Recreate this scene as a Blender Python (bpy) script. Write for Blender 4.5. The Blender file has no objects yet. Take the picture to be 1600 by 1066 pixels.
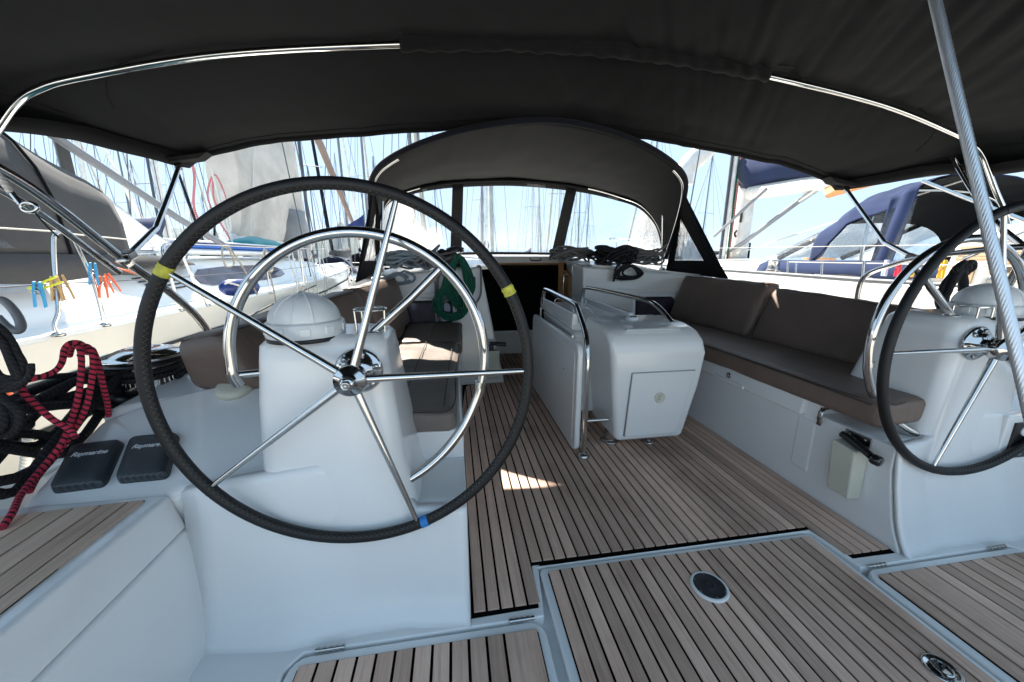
import bpy, bmesh, math, random
from mathutils import Vector, Matrix, noise
random.seed(7)
R = math.radians
S = bpy.context.scene
COL = S.collection

# ------------------------------------------------------------------ camera, sky, sun, exposure
cam_d = bpy.data.cameras.new('camera'); cam = bpy.data.objects.new('camera', cam_d); COL.objects.link(cam)
cam.location = (-0.83, 0.0, 1.1)
cam.rotation_euler = (R(90 - 12.6565), 0, R(-8.9495))
cam_d.sensor_width = 36; cam_d.lens = 36 * 570 / 1600
cam_d.clip_start = 0.02; cam_d.clip_end = 20000
S.camera = cam

SUN_EL = R(50); SUN_AZ = R(-26)            # forward and to the left of the boat's bow
w = bpy.data.worlds.new('World'); S.world = w; w.use_nodes = True
wn = w.node_tree.nodes; wl = w.node_tree.links
bgn = wn['Background']; bgn.inputs['Strength'].default_value = 0.15
sky = wn.new('ShaderNodeTexSky'); sky.sky_type = 'NISHITA'; sky.sun_disc = False
sky.sun_elevation = SUN_EL; sky.sun_rotation = SUN_AZ
sky.air_density = 1.0; sky.dust_density = 0.0; sky.ozone_density = 1.4
cap = wn.new('ShaderNodeVectorMath'); cap.operation = 'MINIMUM'     # an evenly bright summer sky, without the white glare band low down
cap.inputs[1].default_value = (1.02, 1.43, 1.90)
wl.new(sky.outputs[0], cap.inputs[0]); wl.new(cap.outputs[0], bgn.inputs[0])
sd = bpy.data.lights.new('sun', 'SUN'); sd.energy = 3.7; sd.angle = R(0.5); sd.color = (1.0, 0.94, 0.85)
sun = bpy.data.objects.new('sun', sd); COL.objects.link(sun)
sdir = Vector((math.sin(SUN_AZ) * math.cos(SUN_EL), math.cos(SUN_AZ) * math.cos(SUN_EL), math.sin(SUN_EL)))
sun.rotation_euler = sdir.to_track_quat('Z', 'Y').to_euler(); sun.location = sdir * 30
S.view_settings.view_transform = 'Standard'; S.view_settings.look = 'None'
S.view_settings.gamma = 1.0; S.view_settings.use_curve_mapping = False
S.view_settings.exposure = 2.14
S.cycles.max_bounces = 8; S.cycles.transparent_max_bounces = 24

# ------------------------------------------------------------------ materials
class N:
    def __init__(s, name):
        s.m = bpy.data.materials.new(name); s.m.use_nodes = True
        s.t = s.m.node_tree; s.p = s.t.nodes['Principled BSDF']; s.out = s.t.nodes['Material Output']
    def n(s, typ, **k):
        x = s.t.nodes.new(typ)
        for a, v in k.items():
            if a in x.inputs: x.inputs[a].default_value = v
            else: setattr(x, a, v)
        return x
    def l(s, a, b): s.t.links.new(a, b)
    def coord(s, kind='Object', scale=(1, 1, 1)):
        tc = s.n('ShaderNodeTexCoord'); mp = s.n('ShaderNodeMapping'); mp.inputs['Scale'].default_value = scale
        s.l(tc.outputs[kind], mp.inputs[0]); return mp.outputs[0]
    def noise(s, vec, scale, detail=4, rough=.55):
        x = s.n('ShaderNodeTexNoise'); x.inputs['Scale'].default_value = scale
        x.inputs['Detail'].default_value = detail; x.inputs['Roughness'].default_value = rough
        if vec is not None: s.l(vec, x.inputs['Vector'])
        return x.outputs['Fac']
    def ramp(s, fac, stops):
        x = s.n('ShaderNodeValToRGB'); e = x.color_ramp.elements
        while len(e) < len(stops): e.new(.5)
        for i, (p, c) in enumerate(stops):
            e[i].position = p; e[i].color = tuple(c) + (1,) if len(c) == 3 else c
        s.l(fac, x.inputs[0]); return x.outputs[0]
    def mix(s, fac, a, b, typ='MIX'):
        x = s.n('ShaderNodeMix'); x.data_type = 'RGBA'; x.blend_type = typ
        for sock, v in ((x.inputs[0], fac), (x.inputs[6], a), (x.inputs[7], b)):
            if hasattr(v, 'is_output'): s.l(v, sock)
            elif isinstance(v, (int, float)): sock.default_value = v
            else: sock.default_value = tuple(v) + (1,)
        return x.outputs[2]
    def math(s, op, a, b=0.0, c=None):
        x = s.n('ShaderNodeMath'); x.operation = op
        for i, v in enumerate((a, b) if c is None else (a, b, c)):
            if hasattr(v, 'is_output'): s.l(v, x.inputs[i])
            else: x.inputs[i].default_value = v
        return x.outputs[0]
    def bump(s, h, strength=.3, dist=.01):
        x = s.n('ShaderNodeBump'); x.inputs['Strength'].default_value = strength; x.inputs['Distance'].default_value = dist
        s.l(h, x.inputs['Height']); s.l(x.outputs[0], s.p.inputs['Normal']); return x
    def base(s, v):
        if hasattr(v, 'is_output'): s.l(v, s.p.inputs['Base Color'])
        else: s.p.inputs['Base Color'].default_value = tuple(v) + (1,)
    def rough(s, v):
        if hasattr(v, 'is_output'): s.l(v, s.p.inputs['Roughness'])
        else: s.p.inputs['Roughness'].default_value = v

def simple(name, col, rough=.5, metal=0, var=.12, vs=6, bump=0, bs=80, coat=0):
    a = N(name); v = a.coord()
    f = a.noise(v, vs, 5)
    c = a.ramp(f, [(.3, [x * (1 - var) for x in col]), (.7, [min(1, x * (1 + var)) for x in col])])
    a.base(c); a.rough(a.math('MULTIPLY_ADD', f, .25 * rough, rough * .87)); a.p.inputs['Metallic'].default_value = metal
    a.p.inputs['Coat Weight'].default_value = coat
    if bump: a.bump(a.noise(v, bs, 3), bump, .004)
    return a.m

def gelcoat(name, col, wear=1.0):
    a = N(name); v = a.coord()
    f = a.noise(v, 2.2, 6, .6); g = a.noise(a.coord(scale=(1, 1, .25)), 14, 6, .7)
    c1 = a.ramp(f, [(.3, [x * (1 - .05 * wear) for x in col]), (.72, col)])
    dirt = a.ramp(g, [(.64, (0, 0, 0)), (.84, (1, 1, 1))])
    c2 = a.mix(a.math('MULTIPLY', dirt, .22 * wear), c1, (col[0] * .72, col[1] * .66, col[2] * .55))
    sp = a.noise(v, 160, 2, .5)
    spk = a.ramp(sp, [(.74, (0, 0, 0)), (.78, (1, 1, 1))])
    a.base(a.mix(a.math('MULTIPLY', spk, .25 * wear), c2, (.33, .28, .22)))
    a.rough(a.math('MULTIPLY_ADD', f, .16, .16)); a.p.inputs['Coat Weight'].default_value = .5; a.p.inputs['Coat Roughness'].default_value = .1
    a.bump(a.noise(v, 7, 2), .03, .01)
    return a.m

def teak(name, cols, axis='y'):
    a = N(name); g = a.n('ShaderNodeNewGeometry'); oi = a.n('ShaderNodeObjectInfo')
    mp = a.n('ShaderNodeMapping'); mp.inputs['Scale'].default_value = {'y': (60, 2.2, 60), 'x': (2.2, 60, 60)}[axis]
    cx = a.n('ShaderNodeCombineXYZ'); a.l(a.math('MULTIPLY', oi.outputs['Random'], 40.0), cx.inputs[0]); a.l(a.math('MULTIPLY', oi.outputs['Random'], 23.0), cx.inputs[1])
    ad = a.n('ShaderNodeVectorMath'); a.l(g.outputs['Position'], ad.inputs[0]); a.l(cx.outputs[0], ad.inputs[1])
    a.l(ad.outputs[0], mp.inputs[0])
    f = a.noise(mp.outputs[0], 1.6, 8, .72)
    m2 = a.n('ShaderNodeMapping'); m2.inputs['Scale'].default_value = {'y': (9, 1.4, 9), 'x': (1.4, 9, 9)}[axis]; a.l(ad.outputs[0], m2.inputs[0])
    h = a.noise(m2.outputs[0], 1.5, 5, .6)
    grain = a.ramp(f, [(.28, cols[0]), (.5, cols[1]), (.75, cols[2])])
    c = a.mix(a.math('MULTIPLY', h, .6), grain, cols[3])
    tone = a.math('MULTIPLY_ADD', oi.outputs['Random'], .50, .76)
    hsv = a.n('ShaderNodeHueSaturation'); a.l(c, hsv.inputs['Color']); a.l(tone, hsv.inputs['Value'])
    w_ = a.noise(g.outputs['Position'], 2.1, 5, .6)
    blot = a.ramp(w_, [(.28, (.66, .61, .57)), (.48, (.97, .96, .95)), (.7, (1.12, 1.11, 1.10))])
    a.base(a.mix(1.0, hsv.outputs[0], blot, 'MULTIPLY'))
    a.rough(.72); a.bump(f, .35, .0015)
    return a.m

def steel(name, rough=.09, col=(.66, .655, .645)):
    a = N(name); v = a.coord()
    a.base(a.ramp(a.noise(v, 25, 4), [(.3, [x * .88 for x in col]), (.7, col)])); a.p.inputs['Metallic'].default_value = 1
    a.rough(a.math('MULTIPLY_ADD', a.noise(v, 60, 5, .7), .16, rough * .35)); a.bump(a.noise(v, 30, 2), .04, .002)
    return a.m

def canvas(name, col, rough=.9, weave=900, folds=.5, sheen=.25):
    a = N(name); v = a.coord()
    f = a.noise(v, 1.6, 6, .6); fine = a.noise(v, 45, 4, .7)
    c = a.ramp(f, [(.3, [x * .8 for x in col]), (.7, [x * 1.25 for x in col])])
    c = a.mix(a.math('MULTIPLY', a.ramp(fine, [(.55, (0, 0, 0)), (.85, (1, 1, 1))]), .12), c, [min(1, x * 2.4) for x in col])
    a.base(c); a.rough(rough); a.p.inputs['Specular IOR Level'].default_value = .15; a.p.inputs['Sheen Weight'].default_value = sheen; a.p.inputs['Sheen Roughness'].default_value = .6
    wv = a.math('ADD', a.math('MULTIPLY', a.noise(v, weave, 2), .12), a.math('MULTIPLY', a.noise(v, 5, 3), folds))
    a.bump(wv, .5, .006)
    return a.m

def vinyl(name, col, rough=.42):
    a = N(name); v = a.coord()
    f = a.noise(v, 3, 5)
    c = a.ramp(f, [(.3, [x * .82 for x in col]), (.7, [x * 1.18 for x in col])])
    sc = a.ramp(a.noise(a.coord(scale=(1, 4, 1)), 30, 6, .7), [(.62, (0, 0, 0)), (.8, (1, 1, 1))])
    a.base(a.mix(a.math('MULTIPLY', sc, .2), c, [min(1, x * 1.9) for x in col]))
    a.rough(a.math('MULTIPLY_ADD', f, .25, rough - .1))
    wr = a.math('ADD', a.math('MULTIPLY', a.noise(v, 350, 2), .1), a.math('ADD', a.noise(v, 3.5, 4), a.math('MULTIPLY', a.noise(a.coord(scale=(1, 3, 1)), 14, 3), .35)))
    a.bump(wr, .55, .02)
    return a.m

def clear_vinyl(name, fog=.035, tint=(.93, .96, .98), scl=1.0):
    a = N(name); v = a.coord(scale=(scl, scl, scl))
    tr = a.n('ShaderNodeBsdfTransparent'); tr.inputs[0].default_value = tint + (1,)
    gl = a.n('ShaderNodeBsdfGlossy'); gl.inputs['Roughness'].default_value = .12
    df = a.n('ShaderNodeBsdfDiffuse'); df.inputs[0].default_value = (.36, .40, .44, 1)
    tl = a.n('ShaderNodeBsdfTranslucent'); tl.inputs[0].default_value = (.10, .12, .14, 1)
    b = a.n('ShaderNodeBump'); b.inputs['Strength'].default_value = .7; b.inputs['Distance'].default_value = .03
    a.l(a.noise(a.coord(scale=(1.5, 1.5, .8)), 4.5, 5, .6), b.inputs['Height'])
    for s_ in (gl, df, tl): a.l(b.outputs[0], s_.inputs['Normal'])
    # scratches, salt and crazing: a veined noise
    nn = a.n('ShaderNodeTexNoise'); nn.inputs['Scale'].default_value = 5.5; nn.inputs['Detail'].default_value = 9; nn.inputs['Roughness'].default_value = .68; nn.inputs['Distortion'].default_value = 2.2
    a.l(v, nn.inputs['Vector'])
    vein = a.math('ABSOLUTE', a.math('SUBTRACT', nn.outputs['Fac'], .5))
    vein = a.ramp(vein, [(0.0, (1, 1, 1)), (.035, (.25, .25, .25)), (.12, (0, 0, 0))])
    spots = a.ramp(a.noise(v, 70, 3, .6), [(.60, (0, 0, 0)), (.75, (1, 1, 1))])
    big = a.ramp(a.noise(v, 1.7, 3), [(.35, (.45, .45, .45)), (.7, (1, 1, 1))])
    sep = a.n('ShaderNodeSeparateXYZ'); g = a.n('ShaderNodeNewGeometry'); a.l(g.outputs['Position'], sep.inputs[0])
    low = a.n('ShaderNodeMapRange'); low.inputs[1].default_value = 1.75; low.inputs[2].default_value = 1.15; low.inputs[3].default_value = .35; low.inputs[4].default_value = 1.25
    a.l(sep.outputs[2], low.inputs[0])
    fogf = a.math('ADD', a.math('MULTIPLY', big, fog), a.math('ADD', a.math('MULTIPLY', vein, .22), a.math('MULTIPLY', spots, .12)))
    fogf = a.math('MINIMUM', a.math('MULTIPLY', fogf, low.outputs[0]), .6)
    mx1 = a.n('ShaderNodeMixShader'); mx1.inputs[0].default_value = .5; a.l(df.outputs[0], mx1.inputs[1]); a.l(tl.outputs[0], mx1.inputs[2])
    mx2 = a.n('ShaderNodeMixShader'); a.l(fogf, mx2.inputs[0]); a.l(tr.outputs[0], mx2.inputs[1]); a.l(mx1.outputs[0], mx2.inputs[2])
    fr = a.n('ShaderNodeFresnel'); fr.inputs[0].default_value = 1.35
    mx3 = a.n('ShaderNodeMixShader'); a.l(a.math('MULTIPLY', fr.outputs[0], .8), mx3.inputs[0]); a.l(mx2.outputs[0], mx3.inputs[1]); a.l(gl.outputs[0], mx3.inputs[2])
    a.l(mx3.outputs[0], a.out.inputs[0]); a.t.nodes.remove(a.p)
    return a.m

def rope_mat(name, c1, c2, turns=1.0, pitch=40.0, duty=.5, rough=.85):
    # uv.x runs round the rope, uv.y is metres along it: the lay shows as a helix of strands
    a = N(name); tc = a.n('ShaderNodeTexCoord'); sp = a.n('ShaderNodeSeparateXYZ'); a.l(tc.outputs['UV'], sp.inputs[0])
    ph = a.math('FRACT', a.math('ADD', a.math('MULTIPLY', sp.outputs[0], turns), a.math('MULTIPLY', sp.outputs[1], pitch)))
    st = a.math('GREATER_THAN', ph, duty)
    a.base(a.mix(st, c1, c2)); a.rough(rough)
    h = a.math('ABSOLUTE', a.math('SUBTRACT', a.math('FRACT', a.math('MULTIPLY', ph, 2.0)), .5))
    a.bump(a.math('ADD', h, a.math('MULTIPLY', a.noise(a.coord(), 400, 2), .3)), .7, .003)
    return a.m

M = {}
M['gel'] = gelcoat('gelcoat_white', (.86, .86, .85))
M['gel2'] = gelcoat('gelcoat_hatch', (.87, .87, .86), .5)
M['gelcream'] = gelcoat('gelcoat_cream', (.80, .77, .71), 1.2)
M['gelclean'] = gelcoat('gelcoat_table', (.84, .84, .82), .4)
M['plastic'] = simple('cream_plastic', (.62, .60, .50), .45, var=.06)
M['teak'] = teak('teak_weathered', [(.46, .305, .235), (.71, .500, .395), (.84, .645, .530), (.61, .380, .270)])
M['teak2'] = teak('teak_warm', [(.46, .325, .235), (.71, .525, .415), (.84, .665, .540), (.61, .400, .275)])
M['teakx'] = teak('teak_far', [(.26, .17, .09), (.42, .28, .16), (.55, .40, .26), (.35, .22, .11)])
M['caulk'] = simple('black_caulk', (.004, .004, .004), .95); M['caulk'].node_tree.nodes['Principled BSDF'].inputs['Specular IOR Level'].default_value = .05
M['steel'] = steel('polished_steel')
M['steel2'] = steel('dull_steel', .4, (.55, .54, .52))
M['alu'] = simple('mast_aluminium', (.20, .21, .23), .5)
M['mastdark'] = simple('mast_dark', (.055, .06, .075), .5)
M['mastwhite'] = simple('mast_white', (.72, .70, .66), .4)
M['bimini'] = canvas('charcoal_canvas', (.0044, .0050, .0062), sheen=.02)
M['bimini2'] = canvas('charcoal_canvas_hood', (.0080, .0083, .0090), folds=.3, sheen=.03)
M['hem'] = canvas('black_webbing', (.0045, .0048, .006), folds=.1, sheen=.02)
M['navy'] = canvas('navy_canvas', (.012, .023, .068), folds=.6, sheen=.08)
M['navydark'] = canvas('navy_dark_canvas', (.007, .008, .014), folds=.3, sheen=.05)
M['greycan'] = canvas('grey_canvas', (.055, .053, .053), folds=.5, sheen=.1)
M['bagcan'] = canvas('sail_bag_canvas', (.52, .47, .41), folds=.6)
M['greylight'] = canvas('light_grey_canvas', (.20, .20, .205), folds=.5)
M['orange'] = canvas('orange_canvas', (.75, .30, .07), folds=.5)
M['leather'] = simple('black_leather', (.004, .004, .005), .55, var=.2, vs=30, bump=.12, bs=420)
M['brown'] = vinyl('brown_vinyl', (.175, .122, .096), .42)
M['brown2'] = vinyl('brown_vinyl_worn', (.200, .165, .140), .40)
M['seam'] = simple('seam_thread', (.065, .050, .042), .8)
M['thread'] = simple('cream_thread', (.20, .17, .12), .8)
M['black'] = simple('black_plastic', (.015, .015, .016), .35)
M['blackgloss'] = simple('black_gloss', (.012, .012, .013), .12, coat=.5)
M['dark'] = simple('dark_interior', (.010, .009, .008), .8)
M['rubber'] = simple('dark_rubber', (.02, .02, .022), .7)
M['clear'] = clear_vinyl('clear_vinyl')
M['clear2'] = clear_vinyl('clear_vinyl_neighbour', .14)
M['tint'] = simple('tinted_acrylic', (.045, .028, .045), .10, var=.5, vs=9, coat=.6)
M['wood'] = teak('varnished_wood', [(.36, .16, .05), (.52, .26, .09), (.62, .36, .15), (.45, .20, .06)])
M['yellow'] = simple('yellow_tape', (.55, .52, .06), .5, var=.25, vs=60)
M['blue'] = simple('blue_tape', (.02, .22, .60), .45)
M['pod'] = None
M['white'] = simple('white_plastic', (.82, .83, .82), .35, var=.03)
M['print'] = simple('silver_print', (.62, .64, .66), .4, var=.03)
M['greytube'] = simple('grey_plastic_tube', (.22, .22, .23), .35)
M['pegblue'] = simple('peg_blue', (.03, .32, .62), .4); M['pegyellow'] = simple('peg_yellow', (.72, .72, .03), .4)
M['tansail'] = canvas('tan_sailcloth', (.27, .19, .15), folds=.6)
M['pegtan'] = simple('peg_tan', (.52, .33, .16), .5); M['pegorange'] = simple('peg_orange', (.90, .16, .05), .4)
M['pegred'] = simple('peg_red', (.75, .03, .08), .4); M['pegpale'] = simple('peg_pale', (.55, .62, .85), .4); M['pegamber'] = simple('peg_amber', (.9, .5, .03), .4)
M['boot'] = simple('hull_boot_stripe', (.030, .026, .026), .4)
M['hullcream'] = gelcoat('gelcoat_old_hull', (.70, .67, .60), 1.4)  # even cream base colour for the left boat's hull
M['bluepaint'] = simple('blue_paint', (.02, .13, .50), .35)
M['teal'] = canvas('teal_cloth', (.02, .22, .24))
M['fender'] = simple('fender_navy', (.012, .03, .16), .35)
M['ropeblack'] = rope_mat('rope_black', (.006, .006, .008), (.018, .018, .021), 3, 70)
M['ropered'] = rope_mat('rope_red_black', (.012, .008, .012), (.62, .035, .080), 1, 62, .36)
M['ropegreen'] = rope_mat('rope_green', (.004, .055, .030), (.010, .15, .085), 2, 90)
M['ropegrey'] = rope_mat('rope_grey', (.10, .10, .095), (.26, .25, .24), 2, 90)
M['ropeblue'] = rope_mat('rope_blue_grey', (.14, .19, .24), (.33, .39, .43), 2, 80)
M['ropewhite'] = rope_mat('rope_white', (.55, .52, .47), (.74, .72, .67), 2, 70)
M['ropetan'] = rope_mat('rope_tan', (.30, .26, .20), (.50, .45, .37), 2, 70)
M['ropered2'] = rope_mat('rope_red', (.45, .02, .04), (.62, .35, .33), 1, 30)
M['wire'] = steel('wire_strands', .9, (.78, .79, .80))
M['thinwire'] = simple('rigging_wire', (.10, .10, .11), .6)

def pod_mat():
    a = N('carbon_cover'); tc = a.n('ShaderNodeTexCoord'); wv = a.n('ShaderNodeTexWave')
    wv.inputs['Scale'].default_value = 42; wv.inputs['Distortion'].default_value = 1.2; wv.inputs['Detail'].default_value = 0
    mp = a.n('ShaderNodeMapping'); mp.inputs['Rotation'].default_value = (0, 0, R(62)); a.l(tc.outputs['Object'], mp.inputs[0]); a.l(mp.outputs[0], wv.inputs[0])
    a.base(a.ramp(wv.outputs['Fac'], [(.3, (.014, .018, .022)), (.7, (.040, .050, .058))])); a.rough(.42); a.bump(wv.outputs['Fac'], .4, .001)
    return a.m
M['pod'] = pod_mat()

def water_mat():
    a = N('sea_water'); v = a.coord()
    a.base((.010, .045, .060)); a.rough(.08); a.p.inputs['IOR'].default_value = 1.33
    a.bump(a.math('ADD', a.noise(v, 1.3, 5, .6), a.math('MULTIPLY', a.noise(v, .2, 3), 2.0)), .6, .12)
    return a.m
M['water'] = water_mat()
M['concrete'] = simple('pale_concrete', (.58, .56, .51), .9, var=.15, vs=1.5)
M['hills'] = simple('hill_scrub', (.060, .075, .045), .95, var=.35, vs=.012)

# ------------------------------------------------------------------ mesh helpers
def cr(pts, n=6, closed=False):
    """Catmull-Rom smoothing of a point list"""
    P = [Vector(p) for p in pts]; L = len(P); out = []
    if L < 3 and not closed: return [P[0].lerp(P[-1], i / n) for i in range(n + 1)]
    rng = range(L) if closed else range(L - 1)
    for i in rng:
        if closed: a, b, c, d = P[(i - 1) % L], P[i], P[(i + 1) % L], P[(i + 2) % L]
        else: a, b, c, d = P[max(i - 1, 0)], P[i], P[i + 1], P[min(i + 2, L - 1)]
        for k in range(n):
            t = k / n; t2 = t * t; t3 = t2 * t
            out.append(.5 * ((2 * b) + (c - a) * t + (2 * a - 5 * b + 4 * c - d) * t2 + (3 * b - a - 3 * c + d) * t3))
    if not closed: out.append(P[-1])
    return out

class G:
    def __init__(s): s.v = []; s.f = []; s.sm = []; s.uv = {}
    def add(s, vs, fs, smooth=False, uvs=None):
        o = len(s.v); s.v += [tuple(x) for x in vs]
        for i, f in enumerate(fs):
            if uvs: s.uv[len(s.f)] = uvs[i]
            s.f.append(tuple(o + k for k in f)); s.sm.append(smooth)
        return s
    def hexa(s, c):
        """eight corners: bottom four CCW then top four CCW"""
        return s.add(c, [(3, 2, 1, 0), (4, 5, 6, 7), (0, 1, 5, 4), (1, 2, 6, 5), (2, 3, 7, 6), (3, 0, 4, 7)], False)
    def box(s, c, d, rot=None):
        hx, hy, hz = d[0] / 2, d[1] / 2, d[2] / 2
        vs = [Vector(p) for p in ((-hx, -hy, -hz), (hx, -hy, -hz), (hx, hy, -hz), (-hx, hy, -hz), (-hx, -hy, hz), (hx, -hy, hz), (hx, hy, hz), (-hx, hy, hz))]
        if rot: vs = [rot @ p for p in vs]
        return s.hexa([p + Vector(c) for p in vs])
    def prism(s, poly, z0, z1, axis='z'):
        """poly of (a,b) extruded between z0 and z1 along the axis; CCW seen from +axis"""
        def mk(a, b, z): return {'z': (a, b, z), 'y': (a, z, b), 'x': (z, a, b)}[axis]
        n = len(poly); vs = [mk(a, b, z0) for a, b in poly] + [mk(a, b, z1) for a, b in poly]
        fs = [tuple(reversed(range(n))), tuple(range(n, 2 * n))] + [(i, (i + 1) % n, n + (i + 1) % n, n + i) for i in range(n)]
        if axis == 'y': fs = [tuple(reversed(f)) for f in fs]
        return s.add(vs, fs, False)
    def loft(s, rings, closed=True, cap=True, smooth=True):
        n = len(rings[0]); vs = [p for r in rings for p in r]; fs = []
        m = n if closed else n - 1
        for i in range(len(rings) - 1):
            for k in range(m):
                k2 = (k + 1) % n; fs.append((i * n + k, i * n + k2, (i + 1) * n + k2, (i + 1) * n + k))
        s.add(vs, fs, smooth)
        if cap and closed:
            s.add(rings[0], [tuple(reversed(range(n)))], False); s.add(rings[-1], [tuple(range(n))], False)
        return s
    def tube(s, pts, r, seg=10, closed=False, cap=True, lobes=0, amp=0, twist=0):
        P = [Vector(p) for p in pts]; n = len(P)
        rr = r if isinstance(r, (list, tuple)) else [r] * n
        T = []
        for i in range(n):
            a = P[(i - 1) % n] if (closed or i) else P[0]; b = P[(i + 1) % n] if (closed or i < n - 1) else P[-1]
            t = (b - a); T.append(t.normalized() if t.length > 1e-9 else Vector((0, 0, 1)))
        up = Vector((0, 0, 1)) if abs(T[0].z) < .9 else Vector((1, 0, 0))
        u = T[0].cross(up).normalized(); vs = []; L = 0; Ls = []
        for i in range(n):
            u = (u - T[i] * u.dot(T[i])); u.normalize(); v = T[i].cross(u)
            if i: L += (P[i] - P[i - 1]).length
            Ls.append(L)
            for k in range(seg):
                an = 2 * math.pi * k / seg + twist * L; rad = rr[i]
                if lobes: rad *= 1 + amp * abs(math.cos(lobes * math.pi * k / seg)) - amp
                vs.append(P[i] + (u * math.cos(an) + v * math.sin(an)) * rad)
        fs = []; uvs = []
        m = n if closed else n - 1
        for i in range(m):
            i2 = (i + 1) % n; l2 = Ls[i2] if i2 else Ls[-1] + (P[0] - P[-1]).length
            for k in range(seg):
                k2 = (k + 1) % seg
                fs.append((i * seg + k, i * seg + k2, i2 * seg + k2, i2 * seg + k))
                uvs.append([(k / seg, Ls[i]), ((k + 1) / seg, Ls[i]), ((k + 1) / seg, l2), (k / seg, l2)])
        s.add(vs, fs, True, uvs)
        if cap and not closed:
            s.add(vs[:seg], [tuple(reversed(range(seg)))]); s.add(vs[-seg:], [tuple(range(seg))])
        return s
    def lathe(s, prof, c=(0, 0, 0), axis=(0, 0, 1), seg=24, sx=1, sy=1, smooth=True):
        q = Vector((0, 0, 1)).rotation_difference(Vector(axis)); rings = []
        for r, z in prof:
            rings.append([q @ Vector((r * sx * math.cos(2 * math.pi * k / seg), r * sy * math.sin(2 * math.pi * k / seg), z)) + Vector(c) for k in range(seg)])
        return s.loft(rings, True, True, smooth)
    def grid(s, fn, nu, nv, smooth=True):
        vs = [fn(i / nu, j / nv) for j in range(nv + 1) for i in range(nu + 1)]
        fs = [(j * (nu + 1) + i, j * (nu + 1) + i + 1, (j + 1) * (nu + 1) + i + 1, (j + 1) * (nu + 1) + i) for j in range(nv) for i in range(nu)]
        return s.add(vs, fs, smooth)

def part(name, g, m, parent=None, bevel=0, seg=3, solid=0, smooth_all=False, sub=0):
    me = bpy.data.meshes.new(name); me.from_pydata(g.v, [], g.f)
    if g.uv:
        uvl = me.uv_layers.new(name='uv')
        for p in me.polygons:
            if p.index in g.uv:
                for li, uv in zip(p.loop_indices, g.uv[p.index]): uvl.data[li].uv = uv
    me.polygons.foreach_set('use_smooth', [True] * len(g.f) if (bevel or smooth_all) else g.sm)
    bmm = bmesh.new(); bmm.from_mesh(me); bmesh.ops.remove_doubles(bmm, verts=bmm.verts, dist=1e-6) if not g.uv else None
    if not g.uv and not solid: bmesh.ops.recalc_face_normals(bmm, faces=bmm.faces)
    bmm.to_mesh(me); bmm.free(); me.update()
    o = bpy.data.objects.new(name, me); COL.objects.link(o)
    if isinstance(m, str): m = M[m]
    me.materials.append(m)
    if solid:
        md = o.modifiers.new('thickness', 'SOLIDIFY'); md.thickness = solid; md.offset = 0
    if sub:
        md = o.modifiers.new('smooth', 'SUBSURF'); md.levels = sub; md.render_levels = sub
    if bevel:
        md = o.modifiers.new('bevel', 'BEVEL'); md.width = bevel; md.segments = seg; md.limit_method = 'ANGLE'; md.angle_limit = R(28); md.harden_normals = True
    if parent:
        o.parent = parent
        if parent.type == 'EMPTY': o.matrix_parent_inverse = Matrix.Translation(-parent.location)
    return o
def tag(o, label, cat, group=None):
    o['label'] = label; o['category'] = cat
    if group: o['group'] = group
    return o
def thing(name, label, cat, group=None, loc=(0, 0, 0), rz=0):
    o = bpy.data.objects.new(name, None); COL.objects.link(o); o.location = loc; o.rotation_euler = (0, 0, rz); o.empty_display_size = .1
    return tag(o, label, cat, group)
def struct(o): o['kind'] = 'structure'; return o
def stuff(o): o['kind'] = 'stuff'; return o
def dup(o, loc=None, rz=None, scale=None, parent=None):
    c = o.copy(); COL.objects.link(c)
    if parent: c.parent = parent
    for ch in list(o.children): dup(ch, parent=c)
    if loc is not None: c.location = loc
    if rz is not None: c.rotation_euler = (0, 0, rz)
    if scale is not None: c.scale = scale
    return c
def V(*a): return Vector(a)
def lerp(a, b, t): return a + (b - a) * t
def pl(x, tab):
    """piecewise linear table"""
    if x <= tab[0][0]: return tab[0][1]
    for (a, b), (c, d) in zip(tab, tab[1:]):
        if x <= c: return b + (d - b) * (x - a) / (c - a)
    return tab[-1][1]
def arc(c, r, a0, a1, n, plane='xz'):
    out = []
    for i in range(n + 1):
        a = R(a0 + (a1 - a0) * i / n)
        out.append({'xz': (c[0] + r * math.cos(a), c[1], c[2] + r * math.sin(a)), 'xy': (c[0] + r * math.cos(a), c[1] + r * math.sin(a), c[2])}[plane])
    return out

# ================================================================== THE SETTING OF THE COCKPIT
# boat axes: x to starboard (0 = centreline), y forward, z up (0 = cockpit sole)
def clip_planks(x0, x1, pitch, lo, hi, gap=.0082, z0=-.004, z1=.004, m='teak', parent=None, skip=()):
    n = max(1, round((x1 - x0) / pitch)); pt = (x1 - x0) / n
    for i in range(n):
        if i in skip: continue
        a, b = x0 + i * pt + gap / 2, x0 + (i + 1) * pt - gap / 2
        if (i + 1) in skip: b += pt
        ya, yb, yc, yd = lo(a), lo(b), hi(b), hi(a)
        if min(yc - yb, yd - ya) < .03: continue
        g = G().add([(a, ya, z0), (b, yb, z0), (b, yc, z0), (a, yd, z0), (a, ya, z1), (b, yb, z1), (b, yc, z1), (a, yd, z1)],
                    [(3, 2, 1, 0), (4, 5, 6, 7), (0, 1, 5, 4), (1, 2, 6, 5), (2, 3, 7, 6), (3, 0, 4, 7)])
        part('plank', g, m, parent)

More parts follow.
